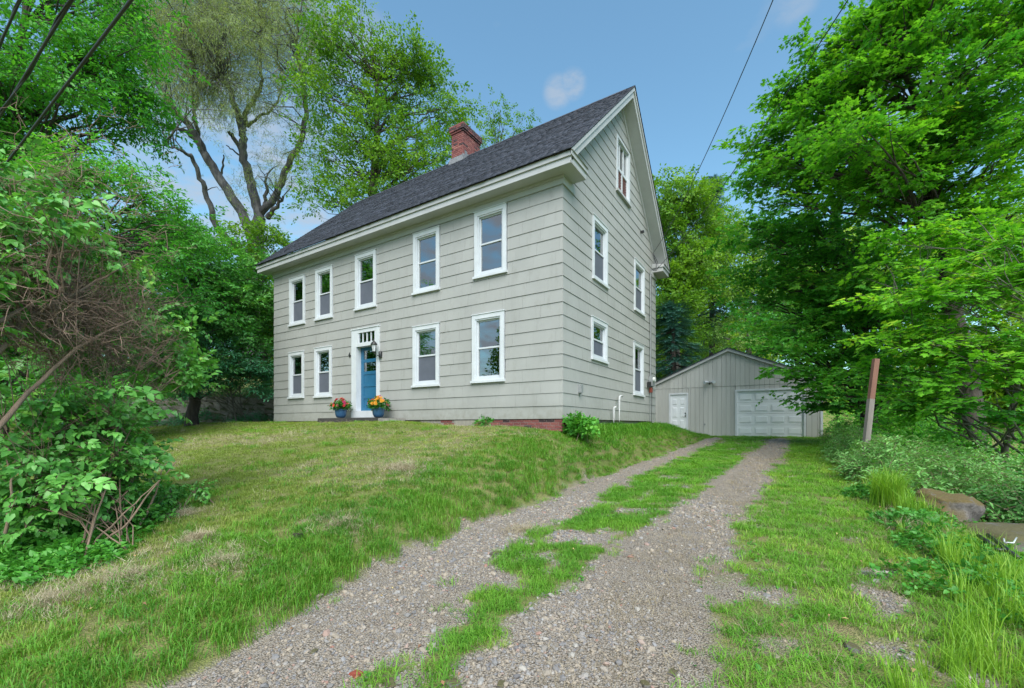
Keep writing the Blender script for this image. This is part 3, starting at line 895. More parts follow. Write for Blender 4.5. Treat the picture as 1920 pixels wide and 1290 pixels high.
# things fixed to the gable wall
mb = MB(); mb.box(.012, .10, .86, .99, 2.33, 2.53); o = mb.build('outlet_box', M['greymetal'], house)
MB().tube([(.05, .93, 2.33), (.05, .93, 2.26)], .02, 8).build('conduit', M['greymetal'], o)
MB().tube([(.14, 3.60, 1.55), (.14, 3.60, 2.28), (.14, 3.62, 2.37), (.15, 3.68, 2.40), (.17, 3.80, 2.40)], .030, 10).build('vent_pipe', M['trimgrey'], house, True)
MB().tube([(.13, 3.14, 1.55), (.13, 3.14, 1.96), (.14, 3.15, 2.03), (.20, 3.17, 2.05)], .034, 10).build('vent_pipe', M['trimgrey'], house, True)
MB().box(.0, .13, 6.20, 6.28, 8.33, 8.40).build('flood_sensor', M['black'], house)
mt = MB(); mt.box(.02, .16, 7.22, 7.46, 2.98, 3.36); mt = mt.build('meter_box', M['greymetal'], house)
mb = MB(); V, Q = tube_np([(.16, 7.34, 3.22), (.24, 7.34, 3.22)], [.09, .085], 14); mb.add(V, [tuple(q) for q in Q.tolist()] + [tuple(range(14, 28))]); mb.build('meter_glass', M['curtain'], mt)
MB().box(.02, .12, 7.52, 7.72, 3.00, 3.26).build('junction_box', M['greymetal'], mt)
MB().box(.03, .14, 7.00, 7.14, 2.92, 3.12).build('junction_box', M['black'], mt)
MB().box(.03, .12, 7.26, 7.40, 2.74, 2.92).build('warning_tag', M['orange'], mt)
MB().tube([(.07, 7.30, 3.36), (.07, 7.32, 5.2), (.07, 7.30, 7.15), (.10, 7.28, 7.35)], .024, 8).build('conduit', M['greymetal'], house)
MB().tube([(.05, 7.46, 3.36), (.05, 7.47, 5.2), (.05, 7.5, 7.25)], .011, 6).build('conduit', M['cable'], house)
MB().tube([(.06, 7.28, 2.9), (.06, 7.29, 2.3), (.06, 7.26, 1.7)], .014, 6).build('conduit', M['greymetal'], house)
MB().tube([(.06, 7.50, 3.0), (.06, 7.50, 2.3), (.06, 7.46, 1.5)], .010, 6).build('conduit', M['cable'], house)
MB().tube([(.10, 7.28, 7.35), (.18, 7.34, 7.30), (.22, 7.50, 7.42), (.20, 7.62, 7.62), (.16, 7.50, 7.80), (.14, 7.40, 7.98)], .016, 6).build('wire_loop', M['cable'], house, True)
MB().tube([(.10, 7.28, 7.35), (.24, 7.44, 7.32), (.27, 7.62, 7.50), (.22, 7.66, 7.74), (.14, 7.40, 7.98)], .012, 6).build('wire_loop', M['cable'], house, True)

# granite step (rests on the ground)
mb = MB()
sx = [-8.38, -7.2, -5.75, -5.18]
for i in range(3): mb.box(sx[i] + .01, sx[i+1] - .01, -.78 + .03 * (i == 2), -.065, 1.40, 1.745 - .02 * (i == 2), .5)
mb = MB().box(-8.38, -5.62, -.80, -.07, 1.38, 1.745)
mb.v = [(x + random.uniform(-.02, .02), y, z + (random.uniform(-.02, .0) if z > 1.5 else 0)) for x, y, z in mb.v]
stp = mb.build('door_step', M['granite']); tag(stp, 'rough dark granite slab step below the blue front door', 'step')
mb = MB().box(-5.60, -5.16, -.70, -.07, 1.38, 1.715)
stp2 = mb.build('granite_block', M['stone']); tag(stp2, 'short grey stone block at the right end of the dark door step', 'stone')

# ================================================================== GARAGE
GY0, GF = 13.94, 1.0
gx0, gx1, gap_z, gsl = -1.75, 5.62, 5.16, .43
gmid = (gx0 + gx1) / 2
garage = empty('garage', (gmid, GY0 + 3, GF), 'detached grey garage with vertical board siding and a white overhead door', 'garage')
def gz(x): return gap_z - gsl * abs(x - gmid)
MB().box(gx0 + .05, gx1 - .05, GY0 + .06, GY0 + 6.8, .8, gz(gx0) - .02).build('wall', M['tar'], garage)
mb = MB(); mb.prism([(gx0 + .05, gz(gx0) - .019), (gx1 - .05, gz(gx1) - .019), (gmid, gap_z - .05)], 1, GY0 + .06, GY0 + 6.8); mb.build('wall', M['tar'], garage)
GD = (2.24, 5.04, GF, 3.20); MD = (-.80, .13, GF, 3.14)
x = gx0; k = 0
while x < gx1 - .02:
    x1 = min(x + .2, gx1)
    rs = [(x, x1, .9, 3.385)]
    for h in (GD, MD): rs = sub_rect(rs, (h[0], h[1], h[2] - .2, h[3]))
    for (a, b, c, d) in rs:
        MB().box(a + .004, b - .004, GY0, GY0 + .055, c, d, random.random()).build('siding_board', M['garage'], garage)
    poly = [(x + .004, 3.392), (x1 - .004, 3.392), (x1 - .004, gz(x1) - .03), (x + .004, gz(x) - .03)]
    if x < gmid < x1: poly.insert(3, (gmid, gap_z - .03))
    mb = MB(); mb.prism(poly, 1, GY0 - .012, GY0 + .055, random.random()); mb.build('siding_board', M['garage'], garage)
    x += .2
for s, xx in ((-1, gx0), (1, gx1)):
    mb = MB()
    for k in range(34): mb.box(xx - .02 if s > 0 else xx - .0, xx + .02 if s > 0 else xx + .04, GY0 + .06 + k * .2 + .004, GY0 + .06 + (k + 1) * .2 - .004, .8, gz(xx) - .06, random.random())
    mb.build('side_siding', M['garage'], garage, kind='stuff')
MB().box(gx1 - .06, gx1 + .03, GY0 - .02, GY0 + .0, .85, gz(gx1) - .05).build('corner_board', M['white'], garage)
for s in (-1, 1):
    xe = gmid + s * (gx1 - gmid + .12)
    poly = [(gmid, gap_z - .10), (xe, gz(xe) - .10), (xe, gz(xe) + .03), (gmid, gap_z + .03)]
    mb = MB(); mb.prism(poly, 1, GY0 - .10, GY0 - .07); mb.build('rake_board', M['trimgrey'], garage)
    poly = [(gmid, gap_z + .031), (xe, gz(xe) + .031), (xe, gz(xe) + .07), (gmid, gap_z + .07)]
    mb = MB(); mb.prism(poly, 1, GY0 - .13, GY0 + 7.0); mb.build('roof', M['roof'], garage)
    poly = [(gmid, gap_z - .07), (xe, gz(xe) - .07), (xe, gz(xe) + .028), (gmid, gap_z + .028)]
    mb = MB(); mb.prism(poly, 1, GY0 - .068, GY0 + 6.95); mb.build('roof_deck', M['trimgrey'], garage)
def casing(a, b, c, d, w, name, mat):
    mb = MB(); mb.box(a, a + w, GY0 - .03, GY0 + .055, c, d); mb.box(b - w, b, GY0 - .03, GY0 + .055, c, d); mb.box(a + w, b - w, GY0 - .028, GY0 + .055, d - w, d)
    return mb.build(name, M[mat], garage)
casing(*GD, .085, 'door_trim', 'white')
gd = MB()
ga, gb, gt = GD[0] + .087, GD[1] - .087, GD[3] - .087
sh = (gt - GF) / 4
for r in range(4): gd.box(ga, gb, GY0 + .03, GY0 + .06, GF + r * sh + .004, GF + (r + 1) * sh - .004)
gd = gd.build('garage_door', M['garagedoor'], garage)
for r in range(4):
    for c in range(4):
        w = (gb - ga) / 4; a = ga + c * w + .09; b = ga + (c + 1) * w - .07; z0 = GF + r * sh + .12; z1 = GF + (r + 1) * sh - .13
        mb = MB(); y0, y1 = GY0 + .029, GY0 + .017
        mb.add([(a, y0, z0), (b, y0, z0), (b, y0, z1), (a, y0, z1), (a + .025, y1, z0 + .025), (b - .025, y1, z0 + .025), (b - .025, y1, z1 - .025), (a + .025, y1, z1 - .025)], BOXF)
        mb.build('raised_panel', M['garagedoor'], gd)
        fr = MB(); 
        fr.box(a - .02, a - .008, GY0 + .022, GY0 + .029, z0 - .02, z1 + .02); fr.box(b + .008, b + .02, GY0 + .022, GY0 + .029, z0 - .02, z1 + .02)
        fr.box(a - .008, b + .008, GY0 + .022, GY0 + .029, z1 + .008, z1 + .02); fr.box(a - .008, b + .008, GY0 + .022, GY0 + .029, z0 - .02, z0 - .008)
        fr.build('panel_rib', M['garagedoor'], gd)
MB().box(ga, gb, GY0 + .02, GY0 + .058, GF - .05, GF + .003).build('bottom_seal', M['black'], gd)
casing(*MD, .07, 'door_trim', 'white')
md = MB().box(MD[0] + .072, MD[1] - .072, GY0 + .02, GY0 + .058, GF, MD[3] - .072).build('side_door', M['garagedoor'], garage)
mw = (MD[1] - MD[0] - .144)
for (za, zb2) in ((1.18, 1.78), (1.92, 2.42), (2.56, 2.86)):
    for c in range(2):
        a = MD[0] + .072 + .1 + c * (mw / 2 - .03); b = a + mw / 2 - .17
        mb = MB(); mb.add([(a, GY0 + .019, za), (b, GY0 + .019, za), (b, GY0 + .019, zb2), (a, GY0 + .019, zb2), (a + .03, GY0 + .004, za + .03), (b - .03, GY0 + .004, za + .03), (b - .03, GY0 + .004, zb2 - .03), (a + .03, GY0 + .004, zb2 - .03)], BOXF)
        mb.build('raised_panel', M['garagedoor'], md)
for zk in (1.98, 2.12):
    MB().tube([(.0, GY0 + .02, zk), (.0, GY0 - .05, zk)], [.02, .032], 10).build('knob', M['black'], md)
fl = MB().box(1.04, 1.22, GY0 - .05, GY0 - .012, 3.56, 3.66).build('floodlight', M['greymetal'], garage)
for s in (-1, 1):
    MB().tube([(1.13 + s * .05, GY0 - .05, 3.62), (1.13 + s * .14, GY0 - .12, 3.63), (1.13 + s * .22, GY0 - .24, 3.60)], [.03, .05, .08], 12).build('lamp_head', M['vinyl'], fl)
MB().tube([(1.13, GY0 - .05, 3.58), (1.13, GY0 - .10, 3.53)], [.025, .035], 8).build('motion_sensor', M['black'], fl)
MB().box(.86, .93, GY0 - .03, GY0 - .001, 1.52, 1.60).build('vent_cover', M['greymetal'], garage)
#VEGETATION
# ------------------------------------------------------------------ leaf and grass templates (used only as instanced geometry)
def tmpl(name, V, F, mat, lt=None, spl=None):
    me = bpy.data.meshes.new(name); me.from_pydata([tuple(map(float, v)) for v in V], [], F)
    a = me.attributes.new('ltint', 'FLOAT', 'POINT')
    a.data.foreach_set('value', np.asarray(lt if lt is not None else [0.5] * len(V), np.float32))
    me.materials.append(mat)
    if isinstance(spl, tuple):
        me.materials.append(spl[0]); me.polygons.foreach_set('material_index', spl[1])
    smooth(me)
    return bpy.data.objects.new(name, me)
def leaf_shape(kind, size, r):
    """outline of one leaf in its own plane (x along the midrib), as vertices and faces"""
    s = size
    if kind == 'maple':
        ang = [180, 150, 128, 95, 78, 52, 35, 18, 0, -18, -35, -52, -78, -95, -128, -150]
        rad = [.10, .42, .30, .52, .36, .62, .42, .66, .78, .66, .42, .62, .36, .52, .30, .42]
        rad = [.08, .44, .32, .56, .34, .60, .36, .50, .80, .50, .36, .60, .34, .56, .32, .44]
        V = [(.12 * s, 0, .03 * s)]
        for a, q in zip(ang, rad):
            a = math.radians(a); V.append((s * (.25 + q * math.cos(a)) , s * q * math.sin(a) * 1.05, -.10 * s * abs(math.sin(a)) + r.uniform(-.05, .05) * s))
        n = len(ang)
        F = [(0, 1 + i, 1 + (i + 1) % n) for i in range(n)]
        return V, F
    if kind == 'heart':
        pts = [(0, 0, 0), (.05, .30, 0), (.28, .38, 0), (.60, .27, 0), (1.02, 0, 0)]
        V = [(0, 0, 0), (.35, 0, 0), (.7, 0, -.03), (1.05, 0, -.10), (-.05, .26, .05), (.25, .40, .08), (.62, .27, .05), (-.05, -.26, .05), (.25, -.40, .08), (.62, -.27, .05)]
        V = [(x * s, y * s, z * s) for x, y, z in V]
        F = [(0, 1, 5, 4), (1, 2, 6, 5), (2, 3, 6), (0, 7, 8, 1), (1, 8, 9, 2), (2, 9, 3)]
        return V, F
    if kind == 'oval':
        V = [(0, 0, 0), (.3, .2, .05), (.65, .17, .03), (1, 0, -.06), (.65, -.17, .03), (.3, -.2, .05), (.5, 0, -.01)]
        V = [(x * s, y * s, z * s) for x, y, z in V]
        return V, [(0, 6, 2, 1), (6, 3, 2), (0, 5, 4, 6), (6, 4, 3)]
    if kind == 'narrow':
        V = [(0, 0, 0), (.45, .075, .03), (1, 0, -.05), (.45, -.075, .03)]
        return [(x * s, y * s, z * s) for x, y, z in V], [(0, 3, 1), (1, 3, 2)]
    V = [(0, 0, 0), (.5, .27, .05), (1, 0, -.05), (.5, -.27, .05)]
    return [(x * s, y * s, z * s) for x, y, z in V], [(0, 2, 1), (0, 3, 2)]
def Rm(rz, ry, rx):
    cz, sz, cy, sy, cx, sx = math.cos(rz), math.sin(rz), math.cos(ry), math.sin(ry), math.cos(rx), math.sin(rx)
    return (np.array([[cz, -sz, 0], [sz, cz, 0], [0, 0, 1]]) @ np.array([[cy, 0, sy], [0, 1, 0], [-sy, 0, cy]]) @ np.array([[1, 0, 0], [0, cx, -sx], [0, sx, cx]]))
def sprig(name, kind, n, size, length, mat, seed, droop=0.25, spread=0.5, flat=0.3, twig=None, hang=False, pairs=True):
    r = random.Random(seed); V = []; F = []; T = []; MI = []
    def path(t):
        if hang: return np.array([.10 * length * math.sin(t * 2), 0, -t * length])
        return np.array([t * length, 0, -.15 * length * t * t])
    for i in range(n):
        t = (i // 2 + .6) / (n / 2) if pairs else (i + .5) / n
        t = min(1, t * .95 + .05)
        side = 1 if i % 2 else -1
        yaw = side * r.uniform(.45, 1.15) if t < .93 else r.uniform(-.3, .3)
        if hang:
            yaw = r.uniform(0, 6.28); pitch = r.uniform(.7, 1.25)
        else: pitch = r.uniform(droop - flat, droop + flat)
        Rr = Rm(yaw, pitch, r.uniform(-flat, flat) * 1.3)
        lv, lf = leaf_shape(kind, size * r.uniform(.55, 1.25), r)
        off = path(t) + np.array([r.uniform(-1, 1), r.uniform(-1, 1), r.uniform(-.6, .6)]) * size * spread
        if not hang: off += np.array([0, side * size * .25, 0])
        b = len(V)
        for v in lv: V.append(Rr @ np.array(v) + off)
        tt = r.random(); T += [tt] * len(lv)
        for f in lf: F.append(tuple(q + b for q in f)); MI.append(0)
    if twig is not None:
        tv, tq = tube_np([path(x) for x in (0, .35, .7, 1)], [length * .014, length * .011, length * .008, length * .004], 3)
        b = len(V); V += list(tv); T += [.5] * len(tv)
        for q in tq.tolist(): F.append(tuple(int(x) + b for x in q)); MI.append(1)
        return tmpl(name, V, F, mat, T, (twig, MI))
    return tmpl(name, V, F, mat, T)
def needle_sprig(name, length, mat, seed):
    r = random.Random(seed); V = []; F = []; T = []
    for k in range(90):
        t = r.random(); side = r.uniform(0, 6.28)
        p = np.array([t * length, 0, -.1 * length * t]); L_ = length * .28
        d = np.array([.7, .75 * math.cos(side), .45 * math.sin(side) + .1]) * L_
        w = np.array([-.2, .9, 0]) * .012 * length / .5
        b = len(V); V += [p, p + d + w * .3, p + d * .5 + w]; F.append((b, b + 1, b + 2)); T += [r.random()] * 3
    return tmpl(name, V, F, mat, T)
def grass_tuft(name, n, h, rad, w, mat, seed, lean=.5, seg=2, top=0.0):
    r = random.Random(seed); V = []; F = []; T = []
    for k in range(n):
        a = r.uniform(0, 6.28); q = rad * math.sqrt(r.random()); x, y = q * math.cos(a), q * math.sin(a)
        hh = h * r.uniform(.45, 1.1); d = r.uniform(0, 6.28); ln = hh * lean * r.uniform(.1, 1.3)
        dx, dy = math.cos(d), math.sin(d); px_, py_ = -dy * w * r.uniform(.6, 1.2), dx * w * r.uniform(.6, 1.2)
        b = len(V)
        if seg == 2:
            V += [(x - px_, y - py_, -.01), (x + px_, y + py_, -.01), (x + dx * ln * .35 + px_ * .8, y + dy * ln * .35 + py_ * .8, hh * .6), (x + dx * ln * .35 - px_ * .8, y + dy * ln * .35 - py_ * .8, hh * .6), (x + dx * ln, y + dy * ln, hh * (1 - .25 * lean))]
            F += [(b, b+1, b+2, b+3), (b+3, b+2, b+4)]; T += [r.random()] * 5
        else:
            V += [(x - px_, y - py_, -.01), (x + px_, y + py_, -.01), (x + dx * ln, y + dy * ln, hh)]
            F += [(b, b+1, b+2)]; T += [r.random()] * 3
    return tmpl(name, V, F, mat, T)
def pebble(name, seed, sub=1):
    bm = bmesh.new(); bmesh.ops.create_icosphere(bm, subdivisions=sub, radius=1)
    r = random.Random(seed)
    for v in bm.verts:
        v.co = Vector((v.co.x * 1.0, v.co.y * .78, v.co.z * .5)) * r.uniform(.78, 1.15)
    me = bpy.data.meshes.new(name); bm.to_mesh(me); bm.free(); me.materials.append(M['pebble'])
    return bpy.data.objects.new(name, me)

G = {}
G['maple'] = leafmat('maple_leaf', (0.055, 0.270, 0.028), (0.210, 0.540, 0.035), (0.460, 0.700, 0.055), .42, .48)
G['ash'] = leafmat('dark_green_leaf', (0.040, 0.230, 0.035), (0.140, 0.470, 0.045), (0.280, 0.580, 0.070), .45, .45)
G['yellowgreen'] = leafmat('yellow_green_leaf', (0.080, 0.230, 0.022), (0.230, 0.430, 0.030), (0.370, 0.540, 0.050), .5, .42)
G['willow'] = leafmat('willow_leaf', (0.15, 0.21, 0.07), (0.33, 0.42, 0.15), (0.46, 0.54, 0.22), .5, .4)
G['pale'] = leafmat('pale_green_leaf', (0.112, 0.266, 0.042), (0.336, 0.518, 0.126), (0.476, 0.620, 0.182), .5, .4)
G['shade'] = leafmat('shade_leaf', (0.028, 0.130, 0.035), (0.100, 0.350, 0.060), (0.170, 0.460, 0.090), .5, .3)
G['lilac'] = leafmat('lilac_leaf', (0.055, 0.210, 0.045), (0.190, 0.500, 0.095), (0.330, 0.610, 0.100), .36, .30, .45)
G['bluegreen'] = leafmat('blue_green_leaf', (0.029, 0.136, 0.072), (0.088, 0.336, 0.152), (0.160, 0.464, 0.208), .45, .3)
G['bramble'] = leafmat('bramble_leaf', (0.060, 0.210, 0.045), (0.220, 0.470, 0.120), (0.350, 0.570, 0.190), .5, .32)
G['spruce'] = leafmat('spruce_needle', (0.018, 0.068, 0.060), (0.060, 0.188, 0.150), (0.090, 0.255, 0.195), .55, .12)
G['clover'] = leafmat('ground_cover_leaf', (0.028, 0.140, 0.021), (0.098, 0.350, 0.042), (0.168, 0.448, 0.056), .45, .32)
G['lawn'] = leafmat('lawn_blade', (0.150, 0.230, 0.035), (0.340, 0.430, 0.090), (0.560, 0.490, 0.230), .55, .3, .25, .45)
G['lush'] = leafmat('lush_blade', (0.060, 0.230, 0.022), (0.200, 0.420, 0.040), (0.360, 0.490, 0.080), .5, .33, .3, .4)
G['reed'] = leafmat('bright_blade', (0.110, 0.280, 0.025), (0.270, 0.480, 0.045), (0.380, 0.540, 0.090), .45, .38, .35, .4)
G['dry'] = leafmat('dry_blade', (0.200, 0.160, 0.110), (0.420, 0.350, 0.240), (0.520, 0.460, 0.340), .8, .15, .1, .5)

def group_of(t, k): return [t(i) for i in range(k)]
TM = {
    'maple': [sprig('maple_sprig', 'maple', 9, .125, .42, G['maple'], s, .22, .35, .32, M['barkdark']) for s in (1, 2, 3)],
    'maplefar': [sprig('maple_sprig', 'maple', 10, .12, .42, G['ash'], s, .25, .5, .4, M['barkdark']) for s in (4, 5)],
    'ash': [sprig('leaf_sprig', 'oval', 16, .13, .5, G['ash'], s, .35, .5, .5, M['barkdark']) for s in (6, 7, 8)],
    'shade': [sprig('leaf_sprig', 'oval', 14, .15, .5, G['shade'], s, .4, .55, .5, M['barkdark']) for s in (9, 10)],
    'bluegreen': [sprig('leaf_sprig', 'oval', 12, .14, .4, G['bluegreen'], s, .2, .45, .35, M['barkdark']) for s in (11, 12)],
    'yellowgreen': [sprig('leaf_sprig', 'diamond', 15, .17, .55, G['yellowgreen'], s, .35, .55, .55, M['barkdark']) for s in (13, 14, 15)],
    'pale': [sprig('leaf_sprig', 'diamond', 16, .16, .5, G['pale'], s, .4, .55, .55, M['barkdark']) for s in (16, 17)],
    'willow': [sprig('willow_strand', 'narrow', 22, .20, 1.0, G['willow'], s, .3, .35, .4, M['barkwillow'], True) for s in (18, 19, 20)],
    'willowleaf': [sprig('willow_sprig', 'narrow', 26, .17, .7, G['willow'], s, .5, 1.0, .6, M['barkwillow']) for s in (50, 51, 52)],
    'lilac': [sprig('lilac_sprig', 'heart', 12, .066, .22, G['lilac'], s, .45, .3, .45, M['stem']) for s in (21, 22, 23)],
    'bramble': [sprig('bramble_sprig', 'oval', 15, .062, .26, G['bramble'], s, .15, .5, .5, M['stem']) for s in (24, 25)],
    'spruce': [needle_sprig('spruce_sprig', .6, G['spruce'], s) for s in (26, 27)],
    'clover': [sprig('leaf_sprig', 'heart', 10, .05, .10, G['clover'], s, -.1, .9, .5) for s in (28, 29)],
    'lawn': [grass_tuft('grass_tuft', 36, .040, .075, .0020, G['lawn'], s, 1.1) for s in (30, 31, 32)],
    'lush': [grass_tuft('grass_tuft', 36, .080, .085, .0024, G['lush'], s, 1.25) for s in (33, 34)],
    'reed': [grass_tuft('grass_tuft', 30, .50, .08, .0050, G['reed'], s, .5) for s in (35, 36)],
    'dry': [grass_tuft('thatch', 26, .035, .10, .0016, G['dry'], s, 2.6, 1) for s in (37, 38)],
    'pebble': [pebble('pebble', s) for s in (39, 40, 41, 42)],
}
for k, v in TM.items():
    if k in ('ash', 'maplefar'): pass
NG = {}
def scatter_group(key):
    if key in NG: return NG[key]
    g = bpy.data.node_groups.new('scatter_' + key, 'GeometryNodeTree')
    g.interface.new_socket('Geometry', in_out='INPUT', socket_type='NodeSocketGeometry')
    g.interface.new_socket('Geometry', in_out='OUTPUT', socket_type='NodeSocketGeometry')
    gi = g.nodes.new('NodeGroupInput'); go = g.nodes.new('NodeGroupOutput')
    jn = g.nodes.new('GeometryNodeJoinGeometry')
    for o in TM[key][::-1]:
        oi = g.nodes.new('GeometryNodeObjectInfo'); oi.inputs['Object'].default_value = o; oi.inputs['As Instance'].default_value = False
        gti = g.nodes.new('GeometryNodeGeometryToInstance')
        g.links.new(oi.outputs['Geometry'], gti.inputs[0]); g.links.new(gti.outputs[0], jn.inputs[0])
    ip = g.nodes.new('GeometryNodeInstanceOnPoints'); ip.inputs['Pick Instance'].default_value = True
    g.links.new(gi.outputs[0], ip.inputs['Points']); g.links.new(jn.outputs[0], ip.inputs['Instance'])
    def na(nm, ty):
        n = g.nodes.new('GeometryNodeInputNamedAttribute'); n.data_type = ty; n.inputs['Name'].default_value = nm
        return [o for o in n.outputs if o.enabled and o.name == 'Attribute'][0]
    g.links.new(na('rot', 'FLOAT_VECTOR'), ip.inputs['Rotation'])
    g.links.new(na('scl', 'FLOAT_VECTOR'), ip.inputs['Scale'])
    g.links.new(na('pick', 'INT'), ip.inputs['Instance Index'])
    g.links.new(ip.outputs['Instances'], go.inputs[0])
    NG[key] = g
    return g
def scatter(name, key, P, rot, scl, tint, parent=None, kind='stuff'):
    P = np.asarray(P, np.float32); n = len(P)
    me = bpy.data.meshes.new(name)
    me.vertices.add(n); me.vertices.foreach_set('co', P.ravel())
    rot = np.asarray(rot, np.float32)
    scl = np.asarray(scl, np.float32)
    if scl.ndim == 1: scl = np.repeat(scl[:, None], 3, 1)
    for nm, ty, arr, fld in (('rot', 'FLOAT_VECTOR', rot, 'vector'), ('scl', 'FLOAT_VECTOR', scl, 'vector'), ('tint', 'FLOAT', np.asarray(tint, np.float32), 'value'), ('pick', 'INT', rng.integers(0, len(TM[key]), n).astype(np.int32), 'value')):
        a = me.attributes.new(nm, ty, 'POINT'); a.data.foreach_set(fld, np.ascontiguousarray(arr).ravel())
    me.update()
    o = bpy.data.objects.new(name, me); COL.objects.link(o)
    for t in TM[key][:1]:
        for mt in t.data.materials: me.materials.append(mt)
    if parent is not None:
        o.parent = parent
        if parent.parent is None and parent.type == 'EMPTY': o.matrix_parent_inverse = Matrix.Translation(-parent.location)
    mod = o.modifiers.new('scatter', 'NODES'); mod.node_group = scatter_group(key)
    if kind: o['kind'] = kind
    return o

# ------------------------------------------------------------------ trees and bushes
def bez(a, b, c, n=7, wob=0.0):
    t = np.linspace(0, 1, n)[:, None]
    P = (1 - t) ** 2 * a + 2 * t * (1 - t) * b + t * t * c
    if wob: P[1:-1] += rng.normal(0, wob, (n - 2, 3))
    return P
def plant(name, cat, label, base, lobes, key, clump_r=1.0, per=28, dens=1.0, scl=1.0, tilt=.35, trunk_r=.2, barkm='bark', group=None,
          tintbase=.25, tintvar=.35, sq=.62, topz=None, trunks=1, depthscale=1.0, shell=.55, crown_name='crown', lobe_tint=None, twigs=True, hangdown=False):
    """a plant at base (world x, y) whose crown is made of leaf clumps filling lobes (px, py, z, rx px, ry px)"""
    bx, by = base; bz = float(H(bx, by, False))
    root = empty(name, (bx, by, bz), label, cat, group)
    LP = []
    for i, l in enumerate(lobes):
        px, py, z, rx, ry = l[:5]
        c = PX(px, py, z); ax = rx * z / FPX; az = ry * z / FPX; ay = (ax + az) * .5 * depthscale
        vol = ax * az * ay
        n = max(3, int(dens * 1.15 * (ax * az * 1.3 + vol * .35) / (clump_r ** 2)))
        u = rng.normal(size=(n, 3)); u /= np.linalg.norm(u, axis=1)[:, None]
        rr = shell + (1 - shell) * rng.random(n) ** .7
        rr[rng.random(n) < .3] *= rng.random()
        q = u * rr[:, None]
        pos = c + q[:, :1] * ax * RIGHT + q[:, 1:2] * ay * FWD + q[:, 2:3] * az * np.array([0, 0, 1.0])
        lt = (lobe_tint[i] if lobe_tint else 0)
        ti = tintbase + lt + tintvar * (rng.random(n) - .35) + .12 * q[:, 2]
        LP.append(np.concatenate([pos, ti[:, None]], 1))
    CL = np.concatenate(LP)
    gz_ = H(CL[:, 0], CL[:, 1], False)
    CL = CL[CL[:, 2] > gz_ + .12]
    n = len(CL)
    m = per
    idx = np.repeat(np.arange(n), m)
    cr = clump_r * rng.uniform(.6, 1.25, n)[idx]
    d = rng.normal(size=(len(idx), 3)) * .5
    d[:, 2] *= sq
    P = CL[idx, :3] + d * cr[:, None]
    if hangdown: P[:, 2] -= np.abs(rng.normal(0, .6, len(P))) * clump_r
    gz_ = H(P[:, 0], P[:, 1], False); ok = P[:, 2] > gz_ + .03
    P = P[ok]; idx = idx[ok]; d = d[ok]
    rot = np.stack([rng.normal(0, tilt, len(P)), rng.normal(0, tilt, len(P)), rng.uniform(0, 6.283, len(P))], 1)
    # sprigs point outwards from the clump where they can
    out = np.arctan2(d[:, 1], d[:, 0]); rot[:, 2] = out + rng.normal(0, .7, len(P))
    ti = CL[idx, 3] + rng.normal(0, .07, len(P))
    sc = scl * rng.uniform(.7, 1.25, len(P))
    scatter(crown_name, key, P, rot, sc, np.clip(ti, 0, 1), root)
    # trunk and limbs
    cc = CL[:, :3].mean(0); top = CL[:, 2].max() if topz is None else topz
    nt_ = Tubes(); bt = Tubes()
    trunkP = []
    for k in range(trunks):
        ang = 2 * math.pi * k / max(1, trunks) + .6; sp = .25 * (trunks > 1)
        b0 = np.array([bx + sp * math.cos(ang), by + sp * math.sin(ang), bz - .15])
        tgt = CL[rng.integers(0, n), :3] if trunks > 1 else np.array([cc[0], cc[1], bz + (top - bz) * .86])
        mid_ = b0 * .45 + tgt * .55; mid_[:2] = b0[:2] * .75 + tgt[:2] * .25
        TP = bez(b0, mid_, tgt, 14, .04 * trunk_r / .2)
        R_ = trunk_r / (1 if trunks == 1 else 1.6) * np.linspace(1.15, .16, 14) ** 1.0
        R_[0] *= 1.25
        trunkP.append((TP, R_))
        t = Tubes(); t.add(TP, R_, 10); t.build('trunk', M[barkm], root)
    if twigs:
        for i in range(n):
            c = CL[i, :3]
            TP, R_ = trunkP[i % len(trunkP)]
            hd_ = np.linalg.norm(TP[:, :2] - c[:2], axis=1); want = c[2] - .55 * hd_ - .1
            j = int(np.clip(np.argmin(np.abs(TP[:, 2] - want) + .15 * hd_), 2, len(TP) - 2))
            a = TP[j]; L_ = np.linalg.norm(c - a)
            if L_ > 14: continue
            mid_ = a * .5 + c * .5 + np.array([0, 0, .12 * L_])
            r0 = min(R_[j] * .55, .012 + .012 * L_)
            bt.add(bez(a, mid_, c, 6, .035 * L_), np.linspace(r0, .006, 6), 5)
            for q in range(2):
                e = c + rng.normal(size=3) * clump_r * np.array([.5, .5, .3])
                s_ = a * .35 + c * .65 + np.array([0, 0, .04 * L_])
                bt.add(np.array([s_, (s_ + e) / 2 + rng.normal(size=3) * .06 * clump_r, e]), [.010 + r0 * .2, .007, .003], 4)
        bt.build('branch', M[barkm], root, 'stuff')
    return root
def gpt(px, z):
    p = PX(px, 798, z); return float(p[0]), float(p[1])

